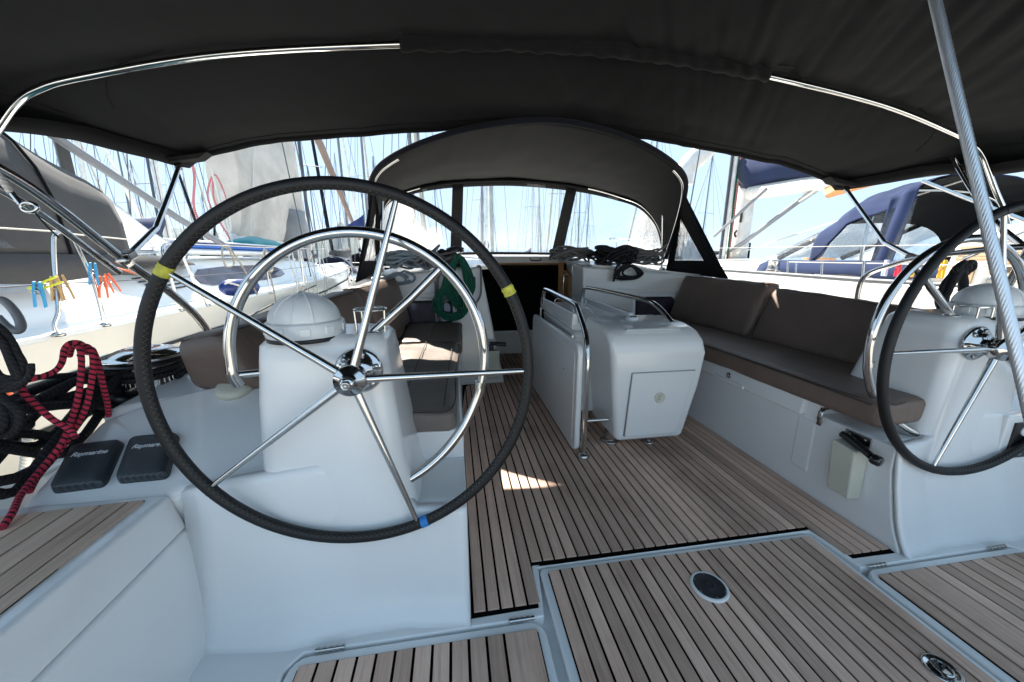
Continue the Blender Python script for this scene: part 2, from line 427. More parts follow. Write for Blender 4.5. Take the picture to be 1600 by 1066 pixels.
# --- teak sole
sole_lo = lambda x: pl(x, [(-.81, .946), (-.586, .950), (-.5855, .950), (-.576, 1.112), (.590, 1.114), (.612, .960), (.82, .955)])
def sole_hi(x):
    if x < -.52: return pl(x, [(-.81, 2.3), (-.79, 2.9), (-.75, 3.12), (-.53, 3.14)])
    if x < .44: return 4.17
    return pl(x, [(.441, 3.14), (.75, 3.12), (.79, 2.9), (.81, 2.3)])
spoly = [(-.812, .940), (-.588, .944), (-.578, 1.110), (.597, 1.110), (.600, .957), (.816, .950), (.812, 2.2), (.81, 3.15), (.44, 3.15), (.44, 4.18), (-.53, 4.18), (-.53, 3.15), (-.81, 3.15), (-.812, 2.2)]
sole = struct(part('cockpit_sole', G().prism(spoly, -.03, -.002), 'caulk'))
# three runs so that no plank straddles a corner of the sole
for x0, x1, lo in ((-.806, -.5835, lambda x: .953), (-.5835, .600, lambda x: 1.119), (.600, .810, lambda x: .965)):
    clip_planks(x0, x1, .0455, lo, lambda x: sole_hi(x) - .006, parent=sole, z0=-.01, z1=.004)

# --- white moulded footwell floor round the hatches
base = struct(part('footwell_floor', G().prism([(-1.66, -.6), (1.66, -.6), (1.66, 1.10), (-1.66, 1.10)], -.08, -.030), 'gel2'))
g = G()
g.prism([(-1.66, -.6), (-1.325, -.6), (-1.325, .865), (-1.29, .905), (-.603, .905), (-.584, .905), (-.562, 1.088), (-.55, 1.094), (.565, 1.094), (.580, 1.086), (.603, .905), (1.29, .905), (1.325, .865), (1.325, -.6), (1.66, -.6), (1.66, 1.09), (.83, 1.09), (.83, .945), (.617, .948), (.596, 1.104), (-.584, 1.103), (-.594, .938), (-.83, .934), (-.83, 1.09), (-1.66, 1.09)], -.04, .003)
part('hatch_surround', g, 'gel2', base, bevel=.006, seg=3)

def hatch(label, outer, xs, lo, hi, pitch, skip=(), group=None):
    t = thing('deck_hatch', label, 'hatch', group, loc=(sum(p[0] for p in outer) / len(outer), sum(p[1] for p in outer) / len(outer), 0))
    part('hatch_frame', G().prism(outer, -.026, .002), 'gel2', t, bevel=.007, seg=3)
    n = round((xs[1] - xs[0]) / pitch)
    cb = G().prism([(xs[0], lo(0)), (xs[1], lo(0)), (xs[1], hi(xs[1]) - .012), (xs[1] - .012, hi(xs[1])), (xs[0] + .012, hi(xs[0])), (xs[0], hi(xs[0]) - .012)], -.01, .0045)
    part('caulk_bed', cb, 'caulk', t)
    a = (xs[1] - xs[0]) / n
    for i in range(n):
        if (i - 1) in skip: continue
        x0 = xs[0] + i * a + .0042; x1 = xs[0] + (i + (2 if i in skip else 1)) * a - .0042
        y0 = lo(0) + .004; y1 = hi((x0 + x1) / 2) - .004
        part('plank', G().hexa([(x0, y0, 0), (x1, y0, 0), (x1, y1, 0), (x0, y1, 0), (x0, y0, .009), (x1, y0, .009), (x1, y1, .009), (x0, y1, .009)]), 'teak', t)
    return t
def rounded(x0, y0, x1, y1, r, n=4):
    out = []
    for cx, cy, a0 in ((x1 - r, y0 + r, -90), (x1 - r, y1 - r, 0), (x0 + r, y1 - r, 90), (x0 + r, y0 + r, 180)):
        for k in range(n + 1):
            an = R(a0 + 90 * k / n); out.append((cx + r * math.cos(an), cy + r * math.sin(an)))
    return out
hc = hatch('large central teak hatch with the round black deck plate in it', rounded(-.560, -.55, .577, 1.084, .02), (-.534, .556), lambda x: -.52, lambda x: 1.066, .0462)
hl = hatch('teak footwell hatch in the lower middle, left of the central hatch', rounded(-1.318, -.55, -.590, .896, .05), (-1.29, -.615), lambda x: -.52, lambda x: .868, .0515, skip=(11,))
hr = hatch('teak footwell hatch at the right edge, with a brown water stain', rounded(.590, -.55, 1.318, .896, .05), (.615, 1.29), lambda x: -.52, lambda x: .868, .0515, skip=(2,))
for t, xs in ((hl, (-1.22, -.66)), (hr, (.66, 1.22))):
    for x in xs:
        g = G().tube([(x - .038, .901, .007), (x + .038, .901, .007)], .0055, 8)
        for k in range(5): g.tube([(x - .034 + k * .017, .901, .007), (x - .026 + k * .017, .901, .007)], .0068, 8)
        part('hinge', g, 'steel2', t)
# hatch furniture
t = thing('deck_plate', 'round black deck plate with a pale rim set in the central hatch', 'deck plate', loc=(-.006, .912, .01))
part('rim', G().lathe([(.052, 0), (.060, 0), (.0605, .006), (.055, .010), (.050, .008)], (-.006, .912, .008), seg=40), 'white', t, smooth_all=True)
part('lid', G().lathe([(0, 0), (.0515, 0), (.0515, .006), (.050, .0075), (.043, .0075), (.042, .0062), (.014, .0066), (.0135, .0078), (.011, .0078), (.0105, .0066), (0, .0066)], (-.006, .912, .010), seg=40), 'rubber', t)
for k in range(6):
    a = R(60 * k + 20); part('screw', G().lathe([(0, 0), (.0028, 0), (.0024, .0012), (0, .0014)], (-.006 + .0465 * math.cos(a), .912 + .0465 * math.sin(a), .0172), seg=10), 'steel2', t)
t = thing('flush_latch', 'oval polished latch let into the near corner of the central hatch', 'latch', loc=(.447, .582, .01))
part('latch_plate', G().lathe([(0, 0), (.040, 0), (.041, .003), (.037, .005), (.033, .002), (0, .002)], (.447, .582, .009), seg=36), 'steel', t)
part('pull_ring', G().tube([(.447 + .018 * math.cos(R(a)), .582 + .022 * math.sin(R(a)), .0145) for a in range(0, 360, 20)], .003, 8, closed=True), 'steel', t)
g = G().tube([(.43, .562, .0150), (.436, .60, .0150), (.458, .60, .0150), (.458, .585, .0150), (.444, .583, .0150)], .0032, 6); part('embossed_mark', g, 'black', t)

# --- consoles and footwell sides, both hands
def console(s):
    side = 'left' if s < 0 else 'right'
    f = lambda pts: [(s * a, b) for a, b in (pts if s > 0 else pts)]
    # low part of the console: face, sloping top
    g = G()
    def P(u, y, z): return (s * u, y, z)
    def quadgrid(rows, smooth=True):
        n = len(rows[0]); vs = [p for r in rows for p in r]
        g.add(vs, [(j * n + i, j * n + i + 1, (j + 1) * n + i + 1, (j + 1) * n + i) for j in range(len(rows) - 1) for i in range(n - 1)], smooth)
    # aft face of the console and its cove at the floor, columns by u
    us = [.815, .84, .90, .97, 1.0, 1.06, 1.10, 1.15, 1.2, 1.25, 1.30, 1.34, 1.38, 1.45, 1.54, 1.62]
    def top(u): return pl(u, [(.84, .335 if s < 0 else .40), (.97, .335 if s < 0 else .40), (1.06, .44), (1.15, .50), (1.25, .505), (1.38, .490), (1.5, .470), (1.64, .440)])
    rows = []
    for q in (0, .04, .12, .3, .6, .85, .95, 1.0, 1.04):
        row = []
        for u in us:
            z = q * top(u); y = .950 + .03 * (1 - math.exp(-u * 0)) + pl(z, [(0, -.03), (.02, -.010), (.06, .012), (.12, .030), (.2, .050), (.3, .070), (.5, .088)]) + pl(u, [(.815, -.012), (.9, 0), (.95, .003), (.99, .016), (1.14, .016), (1.34, .000), (1.4, .004), (1.5, .02), (1.6, .03)])
            if q > 1: z = top(u) + .004; y += .02
            row.append(P(u, y, z))
        rows.append(row)
    quadgrid(rows)
    c = struct(part('console_face', g, 'gel', smooth_all=True, solid=.012)); 
    # top of the coaming: slopes up forward from the seat to the winch
    def tz(y): return .447 + (y - 1.08) * .404
    g = G()
    edge = [(1.33, 1.085), (1.64, 1.075), (1.675, 1.045), (2.01, .985), (2.03, 1.15), (2.04, 1.36), (1.93, 1.45), (1.80, 1.50), (1.60, 1.555), (1.45, 1.60), (1.33, 1.6)]
    top_v = [P(u, y, tz(y) + (.03 if u < 1.3 and y < 1.2 else 0)) for u, y in edge]; bot = [P(u, y, -.2) for u, y in edge]; n = len(edge)
    g.add(top_v + bot, [tuple(range(n))] + [(i, n + i, n + (i + 1) % n, (i + 1) % n) for i in range(n)])
    struct(part('coaming_top', g, 'gel', bevel=.022, seg=4))
    # groove line round the pod deck
    struct(part('coaming_forward', G().hexa([P(1.74, 1.50, -.2), P(2.06, 1.36, -.2), P(1.66, 3.5, -.2), P(1.38, 3.5, -.2), P(1.74, 1.50, .60), P(2.06, 1.38, .585), P(1.66, 3.5, .90), P(1.36, 3.5, .90)]), 'gel', bevel=.03, seg=4))
    # footwell side under the helm seat
    g = G().prism([(s * a, b) for a, b in [(1.56, -.04), (1.621, .333), (1.75, .333), (1.75, -.04)]], -.6, 1.10, 'y')
    struct(part('footwell_side', g, 'gel', bevel=.01))
    # helm seat
    sx = thing('helm_bench', ('teak topped helm seat in the lower left corner beside the left wheel' if s < 0 else 'teak topped helm seat outboard of the right wheel'), 'seat', loc=(s * 1.8, .5, .35))
    part('seat_moulding', G().prism([(s * 1.622, .335), (s * 1.652, .447), (s * 2.30, .447), (s * 2.30, .335)], -.6, 1.062, 'y'), 'gel', sx, bevel=.012, seg=4)
    part('caulk_bed', G().prism([(s * 1.688, -.58), (s * 2.25, -.58), (s * 2.25, 1.0), (s * 1.695, 1.035)], .44, .4495), 'caulk', sx)
    a = 1.694; k = 0
    while a < 2.22:
        wd = .030 if k in (0,) else .0545
        hi = lambda u: pl(u, [(1.69, 1.030), (2.25, .995)])
        b = a + wd
        part('plank', G().hexa([P(a, -.57, .446), P(b, -.57, .446), P(b, hi(b), .446), P(a, hi(a), .446), P(a, -.57, .4545), P(b, -.57, .4545), P(b, hi(b), .4545), P(a, hi(a), .4545)]), 'teak2', sx)
        a = b + .0065; k += 1
    # seat base: front wall, lid, aft step shelf
    wall = G().prism([(s * .812, 1.33), (s * .812, 2.2), (s * .785, 3.16), (s * 1.40, 3.16), (s * 1.70, 1.33)], -.03, .452)
    sb = struct(part('seat_base', wall, 'gel', bevel=.014, seg=3))
    # sloped end of the seat base towards the console
    st = struct(part('console_step', G().prism([(s * .812, 1.06), (s * .812, 1.34), (s * 1.75, 1.34), (s * 1.75, 1.10)], -.03, .335 if s < 0 else .40), 'gel', bevel=.02, seg=4))
    zt = .333 if s < 0 else .398
    struct(part('console_side', G().prism([(.925, -.03), (.945, .02), (.968, .07), (.985, .12), (1.003, .2), (1.022, .3), (1.024, zt), (1.345, zt), (1.345, -.03)], s * .8125, s * .85, 'x'), 'gel', bevel=.006))
    # side deck, toe rail
    struct(part('side_deck', G().prism([(s * 1.95, -1.2), (s * 2.26, -1.2), (s * 2.30, 3), (s * 2.2, 7.5), (s * 1.5, 10), (s * 1.3, 7.5), (s * 1.5, 3.0)], .20, .36), 'gelcream', bevel=.01))
    struct(part('topsides', G().loft([[P(2.33, y0, .39), P(2.24, y0, .35), P(2.20, y0, -1.1), P(2.30, y0, -1.1)] for y0 in (-1.2, 1, 3, 5)]), 'gelcream'))
    return sx
console(-1); console(1)

# --- helm pedestals
def pedestal(s):
    t = thing('helm_pedestal', ('white moulded helm pedestal behind the left steering wheel' if s < 0 else 'white moulded helm pedestal behind the right steering wheel, engine panel at its foot'), 'pedestal', loc=(s * 1.18, 1.2, .4))
    def P(u, y, z): return (s * u, y, z)
    rings = []
    for z, ui, uo, ya, yf in ((.08, .900, 1.46, .995, 1.50), (.14, .912, 1.455, 1.000, 1.50), (.22, .930, 1.445, 1.011, 1.50), (.30, .955, 1.43, 1.022, 1.48), (.36, .972, 1.42, 1.031, 1.47), (.50, 1.000, 1.410, 1.041, 1.42), (.70, 1.020, 1.398, 1.050, 1.38), (.82, 1.030, 1.385, 1.055, 1.34), (.862, 1.035, 1.380, 1.060, 1.33), (.880, 1.050, 1.362, 1.074, 1.315), (.888, 1.08, 1.335, 1.10, 1.28)):
        r = min(.055, (uo - ui) / 2 - .001); ring = [P(a, b, z) for a, b in rounded(ui, ya, uo, yf, r, 5)]
        rings.append(ring)
    part('pedestal_moulding', G().loft(rings), 'gel', t, smooth_all=False)
    # flared foot that melts into the console
    # boss plate of the wheel shaft
    part('boss_plate', G().lathe([(0, 0), (.064, 0), (.066, .006), (.060, .012), (.042, .016), (.041, .03), (0, .03)], (s * 1.105, 1.055, .790), (0, -1, 0), 40), 'steel', t)
    for k in range(6):
        a = R(60 * k + 15); part('bolt', G().lathe([(0, 0), (.0085, 0), (.0085, .005), (.005, .008), (0, .008)], (s * 1.105 + .051 * math.cos(a), 1.042, .790 + .051 * math.sin(a)), (0, -1, 0), 10), 'steel2', t)
    if s > 0:
        # engine control panel set in the foot
        part('panel_frame', G().box((1.455, 1.028, .385), (.28, .024, .215)), 'gel2', t, bevel=.006)
        part('engine_panel', G().box((1.465, 1.014, .388), (.225, .012, .155)), 'black', t, bevel=.004)
        for dx, dz in ((-.06, .04), (-.01, .045), (.04, .04)): part('dial', G().lathe([(0, 0), (.020, 0), (.020, .006), (.016, .007), (0, .005)], (1.46 + dx, 1.009, .39 + dz), (0, -1, 0), 16), 'white', t)
        part('throttle_lever', G().tube([(1.40, 1.004, .43), (1.48, .998, .432), (1.54, .996, .436)], .006, 8), 'steel', t)
        part('key_switch', G().lathe([(0, 0), (.012, 0), (.010, .012), (0, .012)], (1.39, 1.009, .34), (0, -1, 0), 12), 'steel', t)
    return t
pedestal(-1); pedestal(1)

def compass(s):
    t = thing('compass', ('white domed steering compass under its cover on the left pedestal' if s < 0 else 'white domed steering compass on the right pedestal, behind the backstay'), 'compass', 'domed compasses on the helm pedestals', loc=(s * 1.262, 1.15, .885))
    c = (s * 1.262, 1.135, .878)
    part('base_ring', G().lathe([(0, -.004), (.103, -.004), (.105, .004), (.101, .008), (0, .008)], c, seg=44), 'black', t)
    part('bezel', G().lathe([(.10, .006), (.1045, .010), (.104, .044), (.098, .050), (.093, .050)], c, seg=44, smooth=True), 'white', t, smooth_all=True)
    dome = [(.0945 * math.cos(R(a)), .049 + .078 * math.sin(R(a))) for a in range(0, 91, 6)]
    part('dome_cover', G().lathe(dome, c, seg=44), 'white', t, smooth_all=True)
    for ph in (-32, 0, 32):
        pts = [(c[0] + .0955 * math.cos(R(a)) * math.cos(R(ph + 90)), c[1] + .0955 * math.cos(R(a)) * math.sin(R(ph + 90)), c[2] + .049 + .0790 * math.sin(R(a))) for a in range(0, 181, 10)]
        part('dome_rib', G().tube(pts, .0022, 6), 'white', t)
    for k in range(10):
        a = R(36 * k); part('bezel_lug', G().box((c[0] + .104 * math.cos(a), c[1] + .104 * math.sin(a), c[2] + .028), (.006, .026, .022), Matrix.Rotation(a, 3, 'Z')), 'white', t, bevel=.002)
compass(-1); compass(1)

def cup_holder(s):
    t = thing('cup_holder', ('wire ring cup holder on the left pedestal beside the compass' if s < 0 else 'rectangular wire cup holder on the right pedestal before the compass'), 'cup holder', loc=(s * 1.09, 1.12, .885))
    if s < 0:
        c = V(-1.078, 1.13, .955)
        part('ring', G().tube([(c.x + .045 * math.cos(R(a)), c.y + .045 * math.sin(R(a)), c.z) for a in range(0, 360, 12)], .0032, 8, closed=True), 'steel', t)
        for a in (200, 250, 340): part('leg', G().tube([(c.x + .045 * math.cos(R(a)), c.y + .045 * math.sin(R(a)), .955), (c.x + .042 * math.cos(R(a)), c.y + .042 * math.sin(R(a)), .888)], .0034, 8), 'steel', t)
        part('sticker', G().box((c.x - .01, c.y - .03, .8895), (.055, .045, .001)), 'print', t)
    else:
        c = V(1.13, 1.075, .925)
        part('ring', G().tube([(c.x - .05, c.y - .02, c.z), (c.x + .05, c.y - .02, c.z), (c.x + .05, c.y + .05, c.z), (c.x - .05, c.y + .05, c.z)], .0032, 8, closed=True), 'steel', t)
        for dx, dy in ((-.05, -.02), (.02, -.02), (.05, .05), (-.05, .05)): part('leg', G().tube([(c.x + dx, c.y + dy, .925), (c.x + dx, c.y + dy, .886)], .0034, 8), 'steel', t)
cup_holder(-1); cup_holder(1)

# --- steering wheels
def wheel(s):
    c = V(s * 1.112, .995, .784); rad = .486
    t = thing('steering_wheel', ('black leather rimmed steering wheel on the left, whole in view, with yellow and blue tape' if s < 0 else 'black leather rimmed steering wheel on the right, cut by the picture edge'), 'steering wheel', 'twin steering wheels', loc=tuple(c))
    def rim(a, r=rad, dy=0): return V(c.x + r * math.cos(R(a)), c.y + dy, c.z + r * math.sin(R(a)) * 1.018)
    part('rim', G().tube([rim(a) for a in range(0, 360, 3)], .0158, 16, closed=True), 'leather', t)
    z = []
    for k in range(0, 400):
        a = k * .9; ph = k % 2
        an = R(200 if ph else 170)
        rr = rad - .0163 * abs(math.cos(R(22 if ph else 58))); dy = -.0163 * math.sin(R(22 if ph else 58))
        z.append(rim(a, rr, dy))
    part('stitching', G().tube(z, .00045, 4, closed=True), 'thread', t)
    for k in range(5):
        a = 72 * k + (0 if s < 0 else 36); a0 = a
        h = V(c.x + .036 * math.cos(R(a)), c.y - .004, c.z + .036 * math.sin(R(a))); e = rim(a, rad - .013)
        part('spoke', G().tube([h.lerp(e, i / 8) for i in range(9)], [.0115 - .0045 * i / 8 for i in range(9)], 14), 'steel', t)
        part('rim_seam', G().tube([rim(a + 1.1 - .12 + j * .12) for j in range(3)], .0166, 16), 'leather', t)
    part('hub', G().lathe([(0, -.050), (.016, -.050), (.018, -.044), (.018, -.036), (.022, -.034), (.024, -.028), (.040, -.026), (.043, -.018), (.041, .010), (.030, .016), (.022, .050), (0, .050)], tuple(c), (0, 1, 0), 36), 'steel', t)
    part('hub_nut', G().lathe([(0, 0), (.012, 0), (.014, .004), (.0135, .012), (.008, .014), (.0075, .006), (0, .006)], (c.x, c.y - .050, c.z), (0, -1, 0), 6), 'steel2', t)
    tapes = ([(144, .028, 'yellow', .0172, 0), (28, .026, 'yellow', .0172, .003), (-69.5, .022, 'blue', .0170, 0)] if s < 0 else [])
    for a, wd, col, r_, wob in tapes:
        n = 9; dd = wd / rad * 180 / math.pi
        part('marker_tape', G().tube([rim(a - dd / 2 + dd * i / n) for i in range(n + 1)], [r_ + (.0009 * math.sin(i * 2.1)) + (wob * .3 * math.sin(i * 1.3)) for i in range(n + 1)], 16), col, t)
wheel(-1); wheel(1)

# --- stainless guard hoop in front of each pedestal
def guard(s):
    t = thing('guard_rail', ('polished steel hoop guard around the left helm pedestal' if s < 0 else 'polished steel hoop guard around the right helm pedestal'), 'guard rail', loc=(s * 1.1, 1.14, .4))
    cx, cy, cz, r = s * 1.110, 1.135, .800, .368
    pts = [(cx + s * .362, cy + .01, .735), (cx + s * .368, cy, .77)]
    for a in range(0, 200, 8): pts.append((cx + s * r * math.cos(R(a)), cy, cz + r * 1.02 * math.sin(R(a))))
    pts += [(cx - s * .345, cy + .0, .66), (cx - s * .30, cy - .005, .565), (cx - s * .235, cy - .02, .487), (cx - s * .165, cy - .04, .435), (cx - s * .10, cy - .055, .405)]
    part('hoop', G().tube(cr(pts, 4), .0158, 16), 'steel', t)
    part('side_strut', G().tube([(cx + s * .362, cy + .01, .765), (cx + s * .22, cy + .02, .772)], .0105, 12), 'steel', t)
    part('brace', G().tube([(s * .873, cy, 1.070), (s * .96, cy - .01, .985), (s * 1.075, cy - .015, .885)], .0125, 12), 'steel', t)
    part('foot_flange', G().lathe([(0, 0), (.026, 0), (.027, .004), (.018, .008), (0, .008)], (s * 1.075, cy - .015, .884), seg=20), 'steel', t)
    part('joint', G().tube([(cx - s * .350, cy, .69), (cx - s * .352, cy, .70), (cx - s * .354, cy, .71)], .0168, 14), 'steel2', t)
guard(-1); guard(1)

# --- two instrument covers on the left coaming
def tzc(y): return .447 + (y - 1.08) * .404
def pod(label, cs):
    t = thing('instrument_cover', label, 'instrument cover', 'black instrument covers on the left coaming', loc=cs[0])
    q = [V(*p) for p in cs]          # near-left, near-right, far-right, far-left on the sloping top
    n = V(0, -.3746, .927); g = G(); N_ = 6
    base_ring, mid, top = [], [], []
    cen = sum(q, V(0, 0, 0)) / 4
    def ringpts(sc, h):
        out = []
        for i in range(4):
            a, b, d = q[i], q[(i + 1) % 4], q[(i - 1) % 4]
            rr = .13
            for k in range(5):
                tt = k / 4; p0 = a.lerp(d, rr); p2 = a.lerp(b, rr)
                p = p0 * (1 - tt) ** 2 + a * 2 * tt * (1 - tt) + p2 * tt ** 2
                out.append(cen + (p - cen) * sc + n * h)
        return out
    part('cover_shell', G().loft([ringpts(1.02, 0), ringpts(1.0, .012), ringpts(.965, .022), ringpts(.9, .0255), ringpts(.5, .0265)]), 'pod', t)
    cu = bpy.data.curves.new('maker_name', 'FONT'); cu.body = 'Raymarine'; cu.size = .0225; cu.extrude = .0002; cu.offset = .0005; cu.shear = .12; cu.align_x = 'CENTER'; cu.space_character = .95
    tmp = bpy.data.objects.new('tmp', cu); COL.objects.link(tmp)
    dg = bpy.context.evaluated_depsgraph_get(); dg.update(); me = bpy.data.meshes.new_from_object(tmp.evaluated_get(dg)); bpy.data.objects.remove(tmp)
    me.name = 'maker_name'; me.materials.clear(); me.materials.append(M['print'])
    o = bpy.data.objects.new('maker_name', me); COL.objects.link(o)
    ex = ((q[2] - q[3]).normalized() + (q[1] - q[0]).normalized()).normalized(); ey = n.cross(ex).normalized()
    pos = q[3].lerp(q[2], .50).lerp(q[0].lerp(q[1], .50), .36) + n * .0272
    mw = Matrix((ex, ey, n)).transposed().to_4x4(); mw.translation = pos
    o.parent = t; o.matrix_parent_inverse = Matrix.Translation(-t.location); o.matrix_basis = mw
pod('outer black carbon pattern instrument cover lettered Raymarine, nearer the picture edge', [(-1.968, 1.098, .455), (-1.842, 1.106, .458), (-1.898, 1.262, .520), (-2.030, 1.252, .516)])
pod('inner black instrument cover lettered Raymarine, partly behind the wheel rim', [(-1.818, 1.113, .461), (-1.688, 1.116, .462), (-1.748, 1.276, .526), (-1.880, 1.268, .523)])

t = thing('vent_cap', 'low round cream vent cap on the left coaming ahead of the pedestal', 'vent cap', loc=(-1.675, 1.49, .615))
part('cap', G().lathe([(0, 0), (.062, -.006), (.064, .012), (.058, .022), (.045, .027), (0, .030)], (-1.675, 1.48, .612), (0, -.35, 1), 36), 'plastic', t)

# --- cushions
def cushion(g_, corners, round_=.03, n=8, puff=.012, wr=0.0, seed=0):
    """a padded slab from 8 corners (bottom CCW, top CCW): rounded, slightly domed and creased"""
    c = [V(*p) for p in corners]; res = {}
    bmm = bmesh.new()
    def tri(u, v, w_):
        a = c[0].lerp(c[1], u).lerp(c[3].lerp(c[2], u), v); b = c[4].lerp(c[5], u).lerp(c[7].lerp(c[6], u), v); return a.lerp(b, w_)
    faces = []
    sizes = [(c[1] - c[0]).length, (c[3] - c[0]).length, (c[4] - c[0]).length]
    cen = sum(c, V(0, 0, 0)) / 8
    def add(fu, nu, nv, flip):
        vs = []
        for j in range(nv + 1):
            for i in range(nu + 1):
                u, v, w_ = fu(i / nu, j / nv)
                # superellipse rounding
                q = [u * 2 - 1, v * 2 - 1, w_ * 2 - 1]
                r_ = [min(.49, round_ / (sz / 2)) * 2 for sz in sizes]
                r_ = [min(1.0, a / 2) for a in r_]
                inner = [max(-1 + r_[k], min(1 - r_[k], q[k])) for k in range(3)]
                d = [(q[k] - inner[k]) / r_[k] if r_[k] else 0 for k in range(3)]
                L = math.sqrt(sum(x * x for x in d)); mx = max(abs(x) for x in d)
                if L > 1e-6 and mx > 1e-6:
                    d = [x / L * mx for x in d]
                q = [inner[k] + d[k] * r_[k] for k in range(3)]
                p = tri((q[0] + 1) / 2, (q[1] + 1) / 2, (q[2] + 1) / 2)
                dome = (1 - q[0] ** 2) * (1 - q[1] ** 2) + (1 - q[1] ** 2) * (1 - q[2] ** 2) * .3
                nn = noise.noise(p * 7 + V(seed, 0, 0)) * wr + noise.noise(p * 22 + V(0, seed, 0)) * wr * .35
                out = (p - cen); out = V(0, 0, 0) if out.length < 1e-6 else out.normalized()
                axis = [(c[1] - c[0]).normalized(), (c[3] - c[0]).normalized(), (c[4] - c[0]).normalized()]
                p = p + axis[2] * (dome * puff * (1 if q[2] > 0 else -1)) + axis[2] * nn
                vs.append(p)
        fs = [(j * (nu + 1) + i, j * (nu + 1) + i + 1, (j + 1) * (nu + 1) + i + 1, (j + 1) * (nu + 1) + i) for j in range(nv) for i in range(nu)]
        if flip: fs = [tuple(reversed(f)) for f in fs]
        g_.add(vs, fs, True)
    a = max(6, int(sizes[0] / .03)); b = max(6, int(sizes[1] / .03)); d_ = 8
    a, b = min(a, 60), min(b, 60)
    add(lambda i, j: (i, j, 1), a, b, False); add(lambda i, j: (i, j, 0), a, b, True)
    add(lambda i, j: (i, 0, j), a, d_, False); add(lambda i, j: (i, 1, j), a, d_, True)
    add(lambda i, j: (0, i, j), b, d_, True); add(lambda i, j: (1, i, j), b, d_, False)
    return g_
def mk_cushion(label, corners, mat, seams=(), **k):
    t = thing('cushion', label, 'cushion', loc=tuple(corners[0]))
    part('cushion_cover', cushion(G(), corners, **k), mat, t, smooth_all=True)
    c_ = [V(*q) for q in corners]; up = ((c_[4] - c_[0]) + (c_[5] - c_[1])).normalized(); cen = sum(c_, V(0, 0, 0)) / 8
    rd = k.get('round_', .03)
    for ids in ((4, 5, 6, 7),):
        ring = []
        for i in range(4):
            a, b = c_[ids[i]], c_[ids[(i + 1) % 4]]; cc = sum((c_[j] for j in ids), V(0, 0, 0)) / 4
            for t_ in (.08, .3, .5, .7, .92):
                q = a.lerp(b, t_); ring.append(q + (cc - q).normalized() * rd * .42 - up * rd * .20)
        part('piping', G().tube(cr(ring, 4, closed=True), .0024, 6, closed=True), 'seam', t)
    for sm in seams: part('seam', G().tube(cr(sm, 6), .0022, 6), 'seam', t)
    return t
# right side
mk_cushion('long brown seat cushion on the right bench', [(.765, 1.06, .452), (1.30, 1.12, .452), (1.22, 3.14, .452), (.765, 3.14, .452), (.765, 1.06, .560), (1.32, 1.12, .560), (1.22, 3.14, .560), (.765, 3.14, .560)], 'brown', round_=.035, puff=.008, wr=.005,
           seams=[[(.764, 1.10, .545), (.762, 1.8, .552), (.762, 2.5, .552), (.765, 3.1, .548)]])
mk_cushion('aft brown back cushion of the right bench, the longer one beside the wheel', [(1.22, 1.30, .545), (1.20, 2.235, .545), (1.36, 2.235, .545), (1.42, 1.30, .545), (1.40, 1.30, .855), (1.35, 2.235, .915), (1.44, 2.235, .905), (1.52, 1.30, .845)], 'brown', round_=.05, puff=.0, wr=.007, seed=3)
mk_cushion('forward brown back cushion of the right bench, nearest the cabin', [(1.19, 2.255, .545), (1.15, 3.16, .545), (1.33, 3.16, .545), (1.36, 2.255, .545), (1.33, 2.255, .94), (1.28, 3.16, .955), (1.40, 3.16, .945), (1.46, 2.255, .93)], 'brown', round_=.045, puff=.0, wr=.007, seed=5)
# left side
mk_cushion('dark brown forward seat cushion of the left bench, beside the cabin bulkhead', [(-1.22, 2.44, .452), (-.790, 2.44, .452), (-.775, 3.13, .452), (-1.24, 3.13, .452), (-1.22, 2.44, .565), (-.785, 2.44, .565), (-.770, 3.13, .575), (-1.24, 3.13, .575)], 'brown', round_=.03, puff=.006, wr=.004,
           seams=[[(-1.0, 2.45, .581), (-.995, 2.8, .585), (-.985, 3.12, .586)]])
mk_cushion('worn sun faded aft seat cushion of the left bench', [(-1.25, 1.33, .435), (-.838, 1.33, .435), (-.815, 2.43, .45), (-1.24, 2.43, .45), (-1.25, 1.33, .535), (-.842, 1.33, .530), (-.800, 2.43, .560), (-1.24, 2.43, .560)], 'brown2', round_=.03, puff=.008, wr=.011, seed=9,
           seams=[[(-1.05, 1.35, .550), (-1.035, 1.8, .566), (-1.02, 2.41, .578)], [(-.885, 1.35, .544), (-.87, 1.8, .558), (-.85, 2.41, .572)]])
mk_cushion('forward brown back cushion of the left bench', [(-1.40, 2.30, .57), (-1.22, 2.26, .575), (-1.19, 3.16, .575), (-1.37, 3.16, .57), (-1.50, 2.28, .93), (-1.36, 2.26, .945), (-1.29, 3.16, .955), (-1.42, 3.16, .95)], 'brown', round_=.05, puff=0, wr=.007, seed=12)
mk_cushion('aft brown back cushion of the left bench, its rounded end behind the guard hoop', [(-1.86, 1.50, .60), (-1.56, 1.44, .60), (-1.24, 2.24, .575), (-1.44, 2.28, .57), (-1.90, 1.52, .80), (-1.68, 1.44, .84), (-1.36, 2.24, .940), (-1.52, 2.28, .92)], 'brown', round_=.06, puff=0, wr=.008, seed=15)

